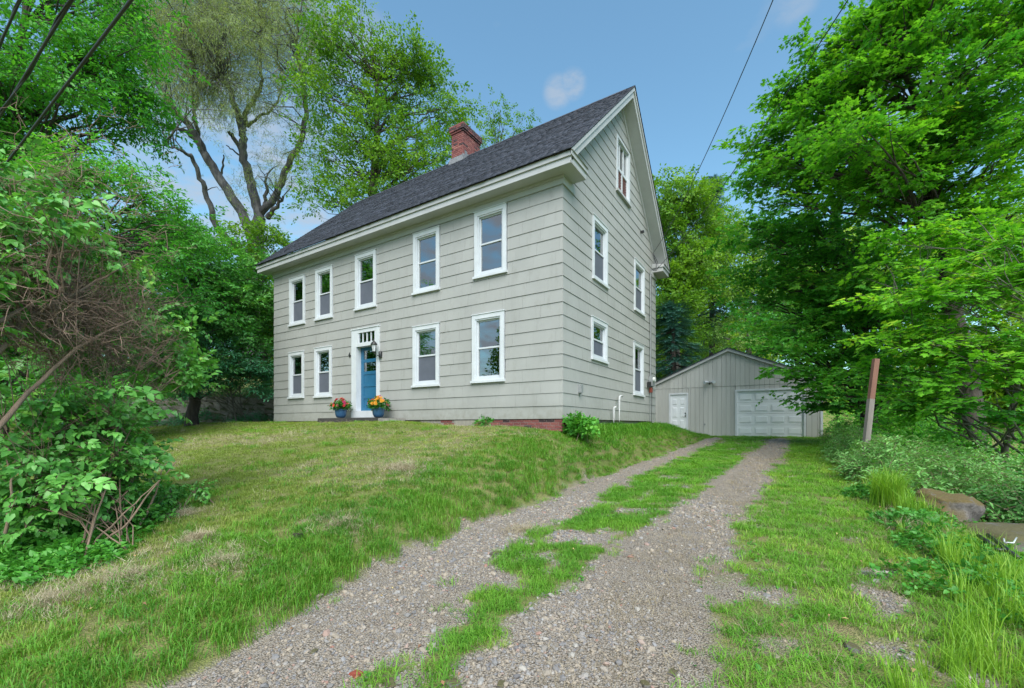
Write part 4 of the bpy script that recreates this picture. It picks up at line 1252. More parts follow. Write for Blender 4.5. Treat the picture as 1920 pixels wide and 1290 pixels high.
# --- far wood on the hillside
def woodland(name, label, pts, key, per, scl, tb, cr=2.2):
    CLs = []
    for (px, py, z, rx, ry, n) in pts:
        u = rng.normal(size=(n, 3)); u /= np.linalg.norm(u, axis=1)[:, None]; u *= (rng.random(n) ** .5)[:, None]
        c = PX(px, py, z)
        CLs.append(c + u[:, :1] * rx * z / FPX * RIGHT + u[:, 1:2] * 3.5 * FWD + u[:, 2:3] * ry * z / FPX * np.array([0, 0, 1.0]))
    C_ = np.concatenate(CLs); ti = rng.random(len(C_)) * .5 + tb
    idx = np.repeat(np.arange(len(C_)), per)
    P = C_[idx] + rng.normal(size=(len(idx), 3)) * cr * .5 * np.array([1, 1, .7])
    ok = P[:, 2] > H(P[:, 0], P[:, 1], False); P = P[ok]; idx = idx[ok]
    rot = np.stack([rng.normal(0, .5, len(P)), rng.normal(0, .5, len(P)), rng.uniform(0, 6.28, len(P))], 1)
    o = scatter(name, key, P, rot, scl * rng.uniform(.7, 1.3, len(P)), np.clip(ti[idx] + rng.normal(0, .08, len(P)), 0, 1))
    tag(o, label, 'woodland'); return o
woodland('woodland', 'far green wood filling the hillside behind the garage and maples', [(1600, 770, 36, 120, 60, 20), (1760, 780, 34, 130, 80, 24), (1920, 790, 32, 130, 90, 24), (1260, 650, 44, 90, 130, 26), (1400, 600, 46, 120, 130, 34), (1560, 560, 46, 130, 150, 38), (1740, 600, 44, 150, 190, 44), (1920, 560, 42, 130, 240, 44), (1330, 700, 42, 130, 70, 22), (2080, 560, 40, 130, 240, 26), (1960, 700, 30, 120, 90, 30), (2050, 640, 28, 100, 140, 26)], 'yellowgreen', 46, 2.0, .3)
woodland('woodland', 'far dark green wood on the slope behind the stone wall', [(60, 600, 34, 130, 170, 30), (200, 560, 34, 130, 170, 34), (350, 600, 36, 110, 130, 30), (470, 620, 38, 80, 110, 26), (-90, 560, 32, 100, 240, 26), (530, 700, 38, 60, 80, 12)], 'shade', 46, 1.8, .05)

# --- left side
plant('ash_tree', 'tree', 'tall dark green ash tree in the top left corner behind the cables', gpt(-20, 17),
      [(40, 60, 15, 150, 120), (190, 110, 16, 110, 90), (90, 210, 15, 150, 90), (220, 200, 16.5, 75, 60), (-120, 120, 14, 150, 220), (20, 330, 15, 120, 80), (150, -60, 16, 160, 90)], 'ash',
      .95, 34, 1.25, 1.15, .45, .38, 'barkdark', None, .3, .45)
plant('shrubby_tree', 'tree', 'broad leafy tree with pale green top behind the lilac bush', gpt(170, 12.5),
      [(150, 330, 12, 120, 55), (270, 370, 13, 90, 65), (330, 430, 14, 80, 70), (120, 430, 12, 150, 100), (240, 500, 12.5, 130, 110), (60, 560, 12, 120, 120), (250, 640, 12.5, 110, 100), (60, 700, 12, 130, 90), (180, 740, 12, 130, 60), (-60, 640, 12, 120, 200)], 'ash',
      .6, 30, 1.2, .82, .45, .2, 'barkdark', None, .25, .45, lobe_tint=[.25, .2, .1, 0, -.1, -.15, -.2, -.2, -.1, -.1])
plant('dark_tree', 'tree', 'dark green tree between the lilac bush and the willow trunk', gpt(360, 17.5),
      [(350, 520, 17, 80, 90), (420, 560, 18, 80, 100), (330, 620, 16.5, 90, 90), (470, 540, 19.5, 60, 80), (450, 640, 18.5, 80, 70), (300, 450, 16, 60, 60)], 'shade',
      .75, 32, 1.3, 1.0, .45, .2, 'barkdark', None, .4, .5, lobe_tint=[0, .05, -.1, .15, 0, .1])
plant('young_maple', 'tree', 'bright green young maple at the foot of the willow trunk', gpt(500, 23),
      [(500, 470, 22, 55, 50), (470, 445, 22, 40, 35), (440, 500, 22, 50, 50), (520, 560, 22, 50, 90), (500, 640, 22, 50, 60)], 'yellowgreen',
      .9, 30, 1.1, 1.0, .45, .14, 'bark', None, .15, .45)
plant('hydrangea_bush', 'shrub', 'blue green broad leaved shrub hanging over the fieldstone wall beside the house', gpt(455, 19),
      [(450, 680, 17.5, 45, 30), (410, 700, 17.2, 40, 25), (490, 700, 18, 30, 30), (385, 660, 17, 45, 35), (350, 715, 16.5, 45, 30), (497, 735, 17.6, 18, 18)], 'bluegreen',
      .45, 26, 1.5, .85, .3, .05, 'bark', None, .3, .5, trunks=3, crown_name='foliage')

# willow: limbs follow the tree's own forks
wb_ = gpt(478, 33)
willow = empty('willow_tree', (wb_[0], wb_[1], float(H(*wb_, False))), 'huge old willow with bare forking limbs and drooping olive foliage left of the house', 'tree')
WZ = 33.0
def wl(pts, r0, r1, dz=0.0, name='limb'):
    P = []
    for i, (x, y) in enumerate(pts):
        P.append(PX(x, y, WZ + dz * i / max(1, len(pts) - 1)))
    P = np.array(P)
    # densify with a light wander so that the limb is not straight between forks
    t = np.linspace(0, len(P) - 1, (len(P) - 1) * 4 + 1); D = np.stack([np.interp(t, np.arange(len(P)), P[:, k]) for k in range(3)], 1)
    if len(D) > 6:
        K = np.array([.25, .5, .25])
        for k in range(3): D[1:-1, k] = D[:-2, k] * .25 + D[1:-1, k] * .5 + D[2:, k] * .25
    D[1:-1] += rng.normal(0, .05, (len(D) - 2, 3))
    tb = Tubes(); tb.add(D, np.linspace(r0, r1, len(D)) * .8, 10); tb.build(name, M['barkwillow'], willow)
    return D
bz_w = float(H(*wb_, False))
sk = []
sk.append(wl([(474, 700), (478, 600), (476, 520), (480, 450), (487, 408)], .95, .52, 0, 'trunk'))
sk.append(wl([(487, 412), (478, 375), (467, 331), (457, 290), (457, 259), (450, 235), (440, 198), (432, 170), (418, 140), (409, 119), (404, 85), (400, 40)], .45, .07, -3))
sk.append(wl([(476, 470), (471, 437), (443, 382), (409, 331), (385, 290), (368, 255), (352, 232), (325, 200), (300, 165), (277, 125), (235, 90), (185, 62), (140, 42)], .48, .07, -6))
sk.append(wl([(488, 400), (515, 372), (532, 331), (546, 300), (566, 259), (575, 218), (571, 171), (565, 126), (556, 85), (560, 41), (566, 0)], .34, .06, -4))
sk.append(wl([(472, 480), (450, 468), (435, 456), (405, 425), (389, 368), (375, 334), (360, 292), (345, 284), (327, 276), (304, 273)], .36, .05, -6))
sk.append(wl([(378, 268), (355, 252), (341, 242), (314, 237), (246, 215), (205, 208)], .22, .05, -5))
sk.append(wl([(371, 258), (364, 215), (363, 195), (362, 150), (361, 112)], .18, .05, -4))
sk.append(wl([(366, 192), (376, 165), (392, 152), (415, 147)], .10, .04, -4))
sk.append(wl([(457, 285), (446, 272), (436, 255), (428, 246)], .24, .15, -1))
sk.append(wl([(458, 245), (460, 215), (478, 184), (491, 164), (488, 102), (491, 34), (486, -10)], .24, .05, -3))
sk.append(wl([(464, 237), (480, 225), (491, 218), (522, 191), (529, 160), (542, 130)], .14, .04, -2))
sk.append(wl([(502, 408), (515, 393), (531, 368)], .26, .10, -1))
sk.append(wl([(496, 388), (498, 360), (499, 334)], .20, .10, -1))
sk.append(wl([(460, 300), (440, 285), (424, 272)], .10, .04, -1))
sk.append(wl([(411, 335), (417, 310), (419, 290)], .12, .05, -1))
sk.append(wl([(284, 135), (262, 95), (245, 60), (225, 20)], .14, .04, -4))
sk.append(wl([(300, 165), (268, 120), (250, 100)], .10, .03, -4))
sk.append(wl([(560, 130), (585, 95), (600, 60)], .08, .03, -3))
allk = np.concatenate([s[len(s)//3:] for s in sk[1:]])
tw = Tubes()
WP = []; WT = []; WQ = []; WU = []
lob = [(370, 70, 90, 90, 130), (370, 150, 70, 60, 90), (400, 20, 120, 60, 60), (480, 60, 150, 80, 60), (300, 60, 100, 70, 50), (500, 40, 90, 70, 55), (560, 60, 50, 80, 30), (400, 60, 120, 70, 80), (340, 10, 170, 60, 60), (440, 200, 60, 45, 26), (500, 150, 60, 60, 24), (575, 200, 30, 90, 16), (480, 330, 70, 40, 9), (300, 190, 50, 45, 18), (230, 70, 60, 50, 18), (560, 310, 50, 40, 8)]
for li_, (x, y, rx, ry, n) in enumerate(lob):
    dense_ = li_ < 3
    for k in range(n):
        a = rng.uniform(0, 6.28); q = math.sqrt(rng.random())
        c = PX(x + rx * q * math.cos(a), y + ry * q * math.sin(a), WZ - 2.5 + rng.normal(0, 2.2))
        j = int(np.argmin(np.linalg.norm(allk - c, axis=1) + rng.random(len(allk)) * 1.2)); s_ = allk[j]
        Ld = np.linalg.norm(c - s_)
        if Ld < 9:
            tw.add(bez(s_, (s_ + c) / 2 + np.array([0, 0, .22 * Ld]), c, 5, .05 * Ld), np.linspace(.035 + .004 * Ld, .012, 5), 4)
        npz = 20 if dense_ else 14
        d = rng.normal(size=(npz, 3)) * np.array([.85, .85, .6]); (WP if dense_ else WQ).append(c + d); (WT if dense_ else WU).append(np.full(npz, .25 + rng.normal(0, .16)))
tw.build('branch', M['barkwillow'], willow, 'stuff')
WP = np.concatenate(WP); WT = np.concatenate(WT) + rng.normal(0, .08, len(WP))
WQ = np.concatenate(WQ); WU = np.concatenate(WU) + rng.normal(0, .08, len(WQ))
scatter('crown', 'willowleaf', WQ, np.stack([rng.normal(0, .5, len(WQ)), rng.normal(.3, .5, len(WQ)), rng.uniform(0, 6.28, len(WQ))], 1), rng.uniform(.6, 1.1, len(WQ)), np.clip(WU, 0, 1), willow)
scatter('crown', 'willow', WP, np.stack([rng.normal(0, .35, len(WP)), rng.normal(0, .35, len(WP)), rng.uniform(0, 6.28, len(WP))], 1), rng.uniform(.35, .8, len(WP)), np.clip(WT, 0, 1), willow)

plant('maple_tree', 'tree', 'airy yellow green maple rising behind the roof left of the chimney', gpt(690, 27),
      [(650, 90, 26, 75, 75), (740, 170, 27, 80, 80), (690, 240, 26, 110, 80), (800, 140, 27, 60, 65), (830, 190, 27, 35, 50), (770, 300, 26, 110, 80), (610, 200, 26, 45, 80), (600, 340, 26, 40, 50), (680, 340, 26, 90, 60), (835, 270, 27, 50, 55), (650, 20, 26, 60, 30), (720, 60, 26, 40, 35), (600, 120, 26, 35, 60), (590, 280, 26, 40, 60), (850, 210, 27, 30, 45), (640, 390, 25, 50, 30), (760, 120, 26, 50, 50)], 'yellowgreen',
      1.05, 18, 1.05, 1.12, .5, .42, 'barkdark', None, .1, .5, shell=.35)
plant('maple_tree', 'tree', 'thin topped maple showing above the roof just right of the chimney', gpt(930, 30),
      [(935, 250, 29, 45, 42), (975, 240, 29, 26, 22), (905, 280, 28, 35, 40), (925, 205, 29, 18, 20)], 'yellowgreen',
      .8, 10, .8, .9, .5, .22, 'barkdark', None, .1, .4, shell=.35)

# --- right of the house
plant('linden_tree', 'tree', 'tall bright green tree directly behind the right rear corner of the house', gpt(1262, 30),
      [(1250, 350, 29, 30, 55), (1280, 430, 29, 50, 70), (1255, 520, 29, 50, 80), (1305, 370, 29, 25, 30), (1280, 600, 29, 60, 70), (1320, 390, 30, 20, 45), (1235, 420, 29, 40, 60), (1340, 520, 30, 40, 60), (1330, 440, 31, 50, 55), (1290, 500, 29, 50, 60)], 'yellowgreen',
      1.1, 40, 1.5, 1.15, .5, .35, 'bark', None, .15, .5, lobe_tint=[.1, 0, .15, .1, -.1, .1, 0, .1, .05, 0])
def spruce(label, px, pyb, pyt, z, wpx, layers, per=26):
    bx, by = gpt(px, z); bz = float(H(bx, by, False))
    root = empty('spruce_tree', (bx, by, bz), label, 'tree')
    top = PX(px, pyt, z)[2]; bot = PX(px, pyb, z)[2]
    t = Tubes(); t.add(np.array([[bx, by, bz - .2], [bx, by, (bz + top) / 2], [bx, by, top]]), [.28, .18, .02], 8); t.build('trunk', M['barkdark'], root)
    P = []; Rr = []; bt = Tubes(); S = []
    W = wpx * z / FPX
    for l in range(layers):
        f = l / layers; zz_ = bot + (top - bot) * f; rad = W * (1 - f) ** .8 * random.uniform(.75, 1.1)
        for k in range(9):
            a = random.uniform(0, 6.28); R_ = rad * random.uniform(.7, 1.1)
            e = np.array([bx + R_ * math.cos(a), by + R_ * math.sin(a), zz_ - .22 * R_])
            s_ = np.array([bx, by, zz_ + .05]); bt.add(np.array([s_, (s_ + e) / 2 - [0, 0, .02], e]), [.04, .025, .01], 4)
            for q in range(per // 3):
                u = random.uniform(.2, 1.05); p = s_ + (e - s_) * u
                P.append(p + rng.normal(0, .12, 3)); Rr.append((rng.normal(0, .2), .15 + rng.normal(0, .15), a + random.choice((-.7, 0, .7)) + rng.normal(0, .2))); S.append(random.uniform(.8, 1.4))
    bt.build('branch', M['barkdark'], root, 'stuff')
    scatter('crown', 'spruce', P, Rr, S, rng.random(len(P)) * .6 + .1, root)
spruce('dark blue green spruce standing between the two bright trees behind the garage', 1335, 640, 330, 36, 45, 34)
spruce('low blue green spruce just behind the left slope of the garage roof', 1262, 760, 560, 27, 85, 16, 30)
plant('birch_tree', 'tree', 'pale green tree above the peak of the garage roof', gpt(1400, 33),
      [(1385, 480, 32, 45, 55), (1420, 560, 32, 70, 55), (1360, 580, 31, 40, 50), (1450, 470, 33, 50, 60), (1400, 640, 31, 70, 30), (1470, 600, 32, 50, 60), (1375, 410, 33, 35, 50), (1350, 480, 33, 40, 50)], 'pale',
      1.1, 30, 1.0, 1.05, .5, .22, 'bark', None, .05, .4)
plant('maple_tree', 'tree', 'dark maple behind the right end of the garage', gpt(1500, 25),
      [(1440, 640, 23, 50, 50), (1520, 600, 23, 60, 80), (1480, 690, 22, 50, 45), (1560, 700, 21, 55, 60), (1420, 590, 25, 40, 40)], 'maplefar',
      .9, 30, 1.1, 1.1, .4, .2, 'barkdark', None, .15, .4)
plant('maple_tree', 'tree', 'big bright maple right of the driveway whose crown fills the upper right corner', gpt(1830, 12.5),
      [(1800, 60, 11.5, 150, 90), (1640, 130, 12.5, 115, 70), (1760, 220, 12, 170, 90), (1590, 230, 13, 100, 70), (1510, 240, 14, 50, 70), (1480, 170, 14.5, 26, 24), (1900, 180, 11, 90, 130), (1530, 330, 14, 110, 70), (1700, 340, 12, 140, 80), (1860, 330, 11, 90, 90), (1560, 90, 13.5, 40, 30), (1720, -30, 12, 120, 60), (1630, 290, 11.5, 120, 80), (1780, 400, 11, 120, 60), (1900, 20, 10.5, 80, 80), (1730, 40, 12.5, 90, 60), (1650, 80, 13, 70, 45), (1560, 150, 13.5, 60, 50), (1500, 160, 14, 35, 30), (1480, 260, 14, 60, 50), (1420, 300, 15, 50, 45)], 'maple',
      .62, 24, 1.15, 1.12, .3, .3, 'barkdark', None, .15, .5, sq=.4, lobe_tint=[.2, .1, .0, .05, .0, 0, .1, .05, .2, .25, 0, .1, .1, .1, .1, .15, .1, .1, 0, .1, .1])
plant('maple_tree', 'tree', 'shaded maple over the garage end of the driveway, its low bough across the garage door', gpt(1640, 16.5),
      [(1430, 400, 17, 60, 60), (1500, 440, 16, 100, 70), (1600, 460, 15, 100, 80), (1440, 500, 17, 70, 80), (1540, 560, 15.5, 90, 70), (1640, 600, 14, 90, 80), (1420, 330, 17.5, 35, 50), (1560, 650, 15, 70, 55), (1480, 700, 15.5, 70, 24), (1520, 735, 15.5, 40, 30), (1580, 740, 15, 50, 50), (1640, 740, 14, 70, 60), (1720, 700, 14, 80, 60), (1700, 560, 14.5, 80, 60), (1600, 540, 14, 90, 60), (1480, 620, 15.5, 60, 50)], 'maplefar',
      .62, 22, 1.1, 1.08, .32, .26, 'barkdark', None, .36, .5, sq=.45, lobe_tint=[.1, .05, -.05, .1, .1, 0, .1, .1, .15, 0, 0, 0, 0, .1, .15, .15])
plant('maple_tree', 'tree', 'near maple at the right edge with broad flat sprays of leaves above the brambles', gpt(1900, 9.8),
      [(1740, 560, 9.5, 80, 40), (1860, 540, 9, 90, 60), (1700, 640, 10, 70, 35), (1800, 660, 9.2, 110, 60), (1900, 680, 8.6, 80, 70), (1660, 700, 10.5, 50, 40), (1740, 740, 9.6, 80, 40), (1860, 770, 8.8, 90, 40), (1880, 440, 9.4, 80, 60), (1740, 470, 10, 90, 45), (1980, 600, 8.4, 60, 160)], 'maple',
      .5, 20, 1.35, 1.05, .25, .12, 'bark', None, .3, .5, sq=.28, trunks=4, lobe_tint=[.1, .1, .05, .1, .1, -.1, 0, -.1, .1, 0, 0])
# across the road, behind the camera: mirrored in the front windows
for (x, y, hh, lb) in ((-14, -27, 13, 'dense tree across the road mirrored in the left front windows'), (-4, -30, 12, 'round tree across the road mirrored in the middle front windows')):
    bz = float(H(x, y, False)); root = empty('roadside_tree', (x, y, bz), lb, 'tree', 'trees across the road')
    t = Tubes(); t.add(np.array([[x, y, bz - .2], [x + .2, y, bz + hh * .5], [x, y, bz + hh * .8]]), [.4, .28, .1], 8); t.build('trunk', M['barkdark'], root)
    u = rng.normal(size=(2600, 3)); u /= np.linalg.norm(u, axis=1)[:, None]; u *= (rng.random(2600) ** .33)[:, None]
    P = np.array([x, y, bz + hh * .6]) + u * np.array([6.5, 4, hh * .45])
    P += (vnoise(P[:, 0], P[:, 2], 3)[:, None] - .5) * 1.5
    scatter('crown', 'yellowgreen', P, rng.uniform(0, 6.28, (len(P), 3)), rng.uniform(1.4, 2.3, len(P)), rng.random(len(P)) * .6, root)

# --- foreground lilac
lilac = plant('lilac_bush', 'shrub', 'large overgrown lilac bush with bare brown twigs filling the left foreground', (-0.75, -7.9),
      [(30, 400, 4.0, 100, 70), (110, 430, 4.6, 75, 60), (185, 510, 5.2, 60, 45), (30, 500, 4.2, 90, 35), (270, 610, 5.8, 42, 36), (310, 685, 5.8, 42, 38), (50, 330, 4.6, 60, 32),
       (100, 770, 4.4, 100, 60), (200, 800, 4.9, 80, 60), (60, 880, 4.0, 80, 60), (170, 890, 4.5, 65, 50), (262, 765, 5.4, 52, 50), (218, 865, 5.0, 42, 40), (-90, 560, 3.6, 70, 200), (165, 850, 4.6, 75, 80), (110, 930, 4.3, 85, 60), (195, 930, 4.7, 45, 45), (20, 820, 4.4, 90, 80), (0, 940, 4.2, 80, 60), (120, 640, 5.4, 110, 60), (345, 705, 5.9, 36, 42), (330, 640, 6.0, 40, 36)], 'lilac',
      .27, 17, 1.6, .95, .5, .014, 'stem', None, .3, .5, sq=.7, trunks=3, crown_name='foliage', shell=.5)
tb = Tubes()
for k in range(1900):
    x = random.gauss(110, 105); y = 560 + .25 * x + random.gauss(0, 48) if k % 4 else random.gauss(460, 100)
    if x > 330: continue
    z = 4.0 + (x + 40) / 300 * 1.4 + random.gauss(0, .3)
    if z < 3.2: continue
    a = PX(x, y, z); an = random.gauss(.1, .9); z -= .25; Lq = random.uniform(.12, .42)
    d = (RIGHT * math.cos(an) + np.array([0, 0, 1]) * math.sin(an) + FWD * random.gauss(0, .4)) * Lq
    m_ = a + d * .5 + rng.normal(0, .035, 3)
    tb.add(np.array([a, a + d * .25 + rng.normal(0, .015, 3), m_, a + d * .8 + rng.normal(0, .03, 3), a + d]), [.0034, .0032, .0026, .002, .0012], 4)
    for q in range(3):
        s_ = a + d * random.uniform(.3, .9); e = s_ + rng.normal(0, .07, 3); tb.add(np.array([s_, (s_ + e) / 2 + rng.normal(0, .01, 3), e]), [.002, .0016, .001], 3)
tb.build('twig', M['twig'], lilac, 'stuff')
for pts, r0 in (([(-40, 700, 3.6), (60, 590, 4.1), (180, 530, 4.7), (240, 495, 5.0)], .022), ([(-40, 840, 3.6), (60, 730, 4.0), (160, 640, 4.4), (250, 600, 4.9)], .024), ([(-40, 620, 3.5), (80, 560, 4.2), (210, 570, 4.8)], .02),
                ([(150, 1045, 4.15), (225, 970, 4.25), (300, 900, 4.6)], .012), ([(150, 1042, 4.15), (190, 940, 4.3), (215, 850, 4.7)], .013), ([(148, 1040, 4.15), (180, 930, 4.3), (192, 850, 4.8)], .011), ([(262, 985, 4.7), (290, 930, 4.9), (305, 880, 5.0)], .014), ([(10, 1000, 3.9), (25, 920, 3.9), (10, 850, 4.0)], .014), ([(150, 1044, 4.15), (240, 985, 4.25), (275, 930, 4.5), (330, 865, 4.9)], .013)):
    P = np.array([PX(*p) for p in pts])
    t = np.linspace(0, len(P) - 1, 14); D = np.stack([np.interp(t, np.arange(len(P)), P[:, k]) for k in range(3)], 1)
    D[1:-1] = (D[:-2] + D[1:-1] + D[2:]) / 3; D[1:-1] += rng.normal(0, .006, (12, 3))
    tt = Tubes(); tt.add(D, np.linspace(r0, r0 * .35, 14), 8); tt.build('stem', M['stem'], lilac)

# --- small plants
def weed(name, cat, label, px, py, z, rpx, hpx, key, scl, per=14, cr=.12, **kw):
    p = gpt(px, z); b = float(H(*p, False)); h = hpx * z / FPX; r = rpx * z / FPX
    lobes = [(px, 798 - (b + h * .55 - 1.5) * FPX / z, z, rpx, hpx * .5)]
    return plant(name, cat, label, p, lobes, key, cr, per, 1.3, scl, .5, .012, 'stem', None, .35, .4, trunks=3, crown_name='foliage', shell=.2, **kw)
weed('corner_shrub', 'shrub', 'small bright green shrub at the near corner of the house', 1084, 798, 10.3, 21, 56, 'clover', 1.5, 26, .16, lobe_tint=[.3])
weed('weed', 'plant', 'low brownish green weed on the lawn against the brick footing', 912, 798, 11.2, 20, 20, 'clover', 1.0, 12, .12)
weed('lilac_sucker', 'plant', 'small lilac shoot standing alone on the lawn beside the bush', 378, 930, 5.6, 22, 42, 'lilac', .62, 8, .1)
weed('lilac_sucker', 'plant', 'leafy lilac shoot at the right skirt of the lilac bush', 318, 905, 5.5, 22, 40, 'lilac', .6, 8, .1)

# ------------------------------------------------------------------ ground plants
def region_points(n, x0, x1, y0, y1):
    return rng.uniform(x0, x1, n), rng.uniform(y0, y1, n)
def field(dens_near, reach=(5, 10, 20), drop=(1, .45, .2), x0=-22, x1=8.5, y0=-10.2, y1=14):
    A = (x1 - x0) * (y1 - y0); n = int(dens_near * A)
    x, y = region_points(n, x0, x1, y0, y1)
    v = np.stack([x - CAM[0], y - CAM[1]], 1); z = v @ FWD[:2]; l = v @ RIGHT[:2]; d = np.hypot(*v.T)
    keep = (z > -.2) & (np.abs(l) < 1.32 * z + 1.0)
    p = np.interp(d, [0, reach[0], reach[1], reach[2]], [1, drop[0], drop[1], drop[2]])
    keep &= rng.random(n) < p
    keep &= ~((x > XL) & (x < .02) & (y > -.02) & (y < YR)) & ~((x > -8.4) & (x < -5.15) & (y > -.8) & (y < .1)) & ~((y > GY0 - .02) & (x > gx0) & (x < gx1))
    s = (x - WA[0]) * wn[0] + (y - WA[1]) * wn[1]; keep &= ~((s > -.2) & (x < -8))
    keep &= ~((x < -.2) & (y > .2) & (x > XL - .1))
    return x[keep], y[keep], d[keep]
def place(name, key, label, x, y, d, scl, ti, tilt=.12, kind='stuff', cat='grass', far=(1.0, 1.5), sink=0.0):
    P = np.stack([x, y, H(x, y) - sink], 1)
    rot = np.stack([rng.normal(0, tilt, len(x)), rng.normal(0, tilt, len(x)), rng.uniform(0, 6.28, len(x))], 1)
    o = scatter(name, key, P, rot, scl, np.clip(ti, 0, 1))
    tag(o, label, cat); return o
x, y, d = field(200)
g = gravelmask(x, y)
eL = trackL(y) - .47 - x            # distance left of the drive
isl = eL > 0
ragged = rng.random(len(x)) > sst((g - .12) / .62) ** .8
bank = np.exp(-np.clip(eL, 0, 9) / .75)
dryn = fbm(x * .55, y * .8, 31); tuf = vnoise(x * 2.3, y * 2.3, 17); fine = vnoise(x * 5, y * 5, 12)
crest = np.exp(-((eL - 2.0) / 1.3) ** 2)
dryv = .8 * sst((dryn - .50 + .14 * crest - .40 * bank + .10 * (fine - .5)) / .14) * (d < 15)
k1 = isl & ragged & (g < .8) & (rng.random(len(x)) > .35 * dryv)
fr = np.interp(d, [0, 5, 12, 20], [1, 1.05, 1.5, 2.0])
sx_ = fr * rng.uniform(.8, 1.2, len(x)); hz_ = sx_ * (.75 + .5 * tuf + .5 * bank) * np.interp(d, [0, 8, 14, 20], [1, .9, .55, .4]) * (1 - .35 * dryv)
S3 = np.stack([sx_, sx_, hz_], 1)
place('lawn_grass', 'lawn', 'mown yellow green lawn sloping down from the house', x[k1], y[k1], d[k1], S3[k1], (.10 + .42 * dryv + .22 * (tuf - .5) + .16 * (fine - .5) - .12 * bank + .06)[k1])
k2 = isl & ragged & (g < .8) & (rng.random(len(x)) < .95 * np.clip(bank * 1.7 + .30 * (tuf > .68), 0, 1))
place('lush_grass', 'lush', 'taller bright green grass on the bank along the drive', x[k2], y[k2], d[k2], (S3 * np.array([1, 1, .9]))[k2], (.12 + .4 * (tuf - .5) + .1 * fine)[k2])
k3 = isl & (g < .5) & (rng.random(len(x)) < .75 * dryv + .05)
place('dry_clippings', 'dry', 'tan dry grass clippings lying on the lawn', x[k3], y[k3], d[k3], sx_[k3] * 1.1, rng.random(k3.sum()) * .6 + .1, .2)
# centre strip and right verge
k4 = ~isl & ragged & (g < .8) & (x < 5.9) & (x < trackR(y) + .2) & (rng.random(len(x)) < .95)
place('centre_strip_grass', 'lush', 'patchy green grass growing between the two gravel tracks', x[k4], y[k4], d[k4], S3[k4] * np.array([1, 1, .5]), (.22 + .5 * (tuf - .5) + .15 * fine)[k4])
k5 = ~isl & ragged & (g < .8) & (x >= trackR(y) + .2) & (x < 7.0) & (rng.random(len(x)) < np.interp(y, [-9, -4, 2], [.42, .6, .9]))
place('verge_grass', 'lush', 'thin yellow green grass on the verge right of the drive', x[k5], y[k5], d[k5], S3[k5] * np.array([1, 1, .5]), (.38 + .6 * (tuf - .5) + .2 * fine)[k5])
k6 = ~isl & (x >= trackR(y) - .2) & (x < 6.6) & (rng.random(len(x)) < .30) & (d < 14)
place('dead_grass', 'dry', 'dead brown grass and litter on the right verge', x[k6], y[k6], d[k6], sx_[k6], rng.random(k6.sum()) * .4, .2)
ks = (g > .42) & (g < .985) & (x > trackL(y) - .5) & (x < trackR(y) + 1.2) & (y < 8) & (rng.random(len(x)) < .07 + .35 * (fine > .62) * (tuf > .45))
place('stray_grass', 'lush', 'stray low grass tufts along the edges of the gravel tracks', x[ks], y[ks], d[ks], S3[ks] * np.array([.6, .6, .38]) * rng.uniform(.6, 1.2, ks.sum())[:, None], (.3 + .6 * (tuf - .5) + .3 * fine)[ks])
kd = (g > .25) & (g < .9) & (x > trackL(y) - .6) & (x < trackR(y) + .9) & (rng.random(len(x)) < .14)
place('gravel_litter', 'dry', 'dead grass and litter along the gravel edges', x[kd], y[kd], d[kd], sx_[kd] * .8, rng.random(kd.sum()) * .35, .25)
# broad leaved weeds in the verge and the strip
xw, yw, dw = field(26)
kw = (xw > trackL(yw)) & (gravelmask(xw, yw) < .75) & (vnoise(xw * 2, yw * 2, 44) > .52) & (xw < 6.4)
place('clover_patch', 'clover', 'small leaved clover and plantain in the verge and strip', xw[kw], yw[kw], dw[kw], rng.uniform(.35, .7, kw.sum()), rng.random(kw.sum()) * .5 + .2, .2, cat='ground cover')
def leaf_litter(n):
    x_, y_, d_ = field(5); V = []; F = []; T = []
    g_ = gravelmask(x_, y_); z_ = H(x_, y_)
    for i in range(len(x_)):
        if d_[i] > 9 or random.random() < .4: continue
        a = random.uniform(0, 6.28); s_ = random.uniform(.012, .026); b = len(V); c_, q_ = math.cos(a) * s_, math.sin(a) * s_
        t = random.uniform(.0, .02)
        zz_ = z_[i] + (.008 if g_[i] > .6 else .05)
        V += [(x_[i] - c_, y_[i] - q_, zz_), (x_[i] - q_ * .5, y_[i] + c_ * .5, zz_ + t), (x_[i] + c_, y_[i] + q_, zz_ + .004), (x_[i] + q_ * .5, y_[i] - c_ * .5, zz_ + t)]
        F.append((b, b + 1, b + 2, b + 3)); T += [random.random()] * 4
    me = npmesh('fallen_leaves', V, F, T); o = link('fallen_leaves', me, M['deadleaf']); tag(o, 'brown and yellow fallen leaves scattered on the grass and gravel', 'leaves', None, 'stuff')
def _dl():
    m, t, b, o = mat_new('dead_leaf'); a = attr(t, 'tint'); rr = N(t, 'ShaderNodeValToRGB'); e = rr.color_ramp.elements
    e[0].color = rgb((.16, .08, .05)); e[1].color = rgb((.50, .40, .16)); q = e.new(.6); q.color = rgb((.32, .17, .09)); t.links.new(a.outputs['Fac'], rr.inputs['Fac']); t.links.new(rr.outputs['Color'], b.inputs['Base Color']); return m
M['deadleaf'] = _dl()
leaf_litter(0)
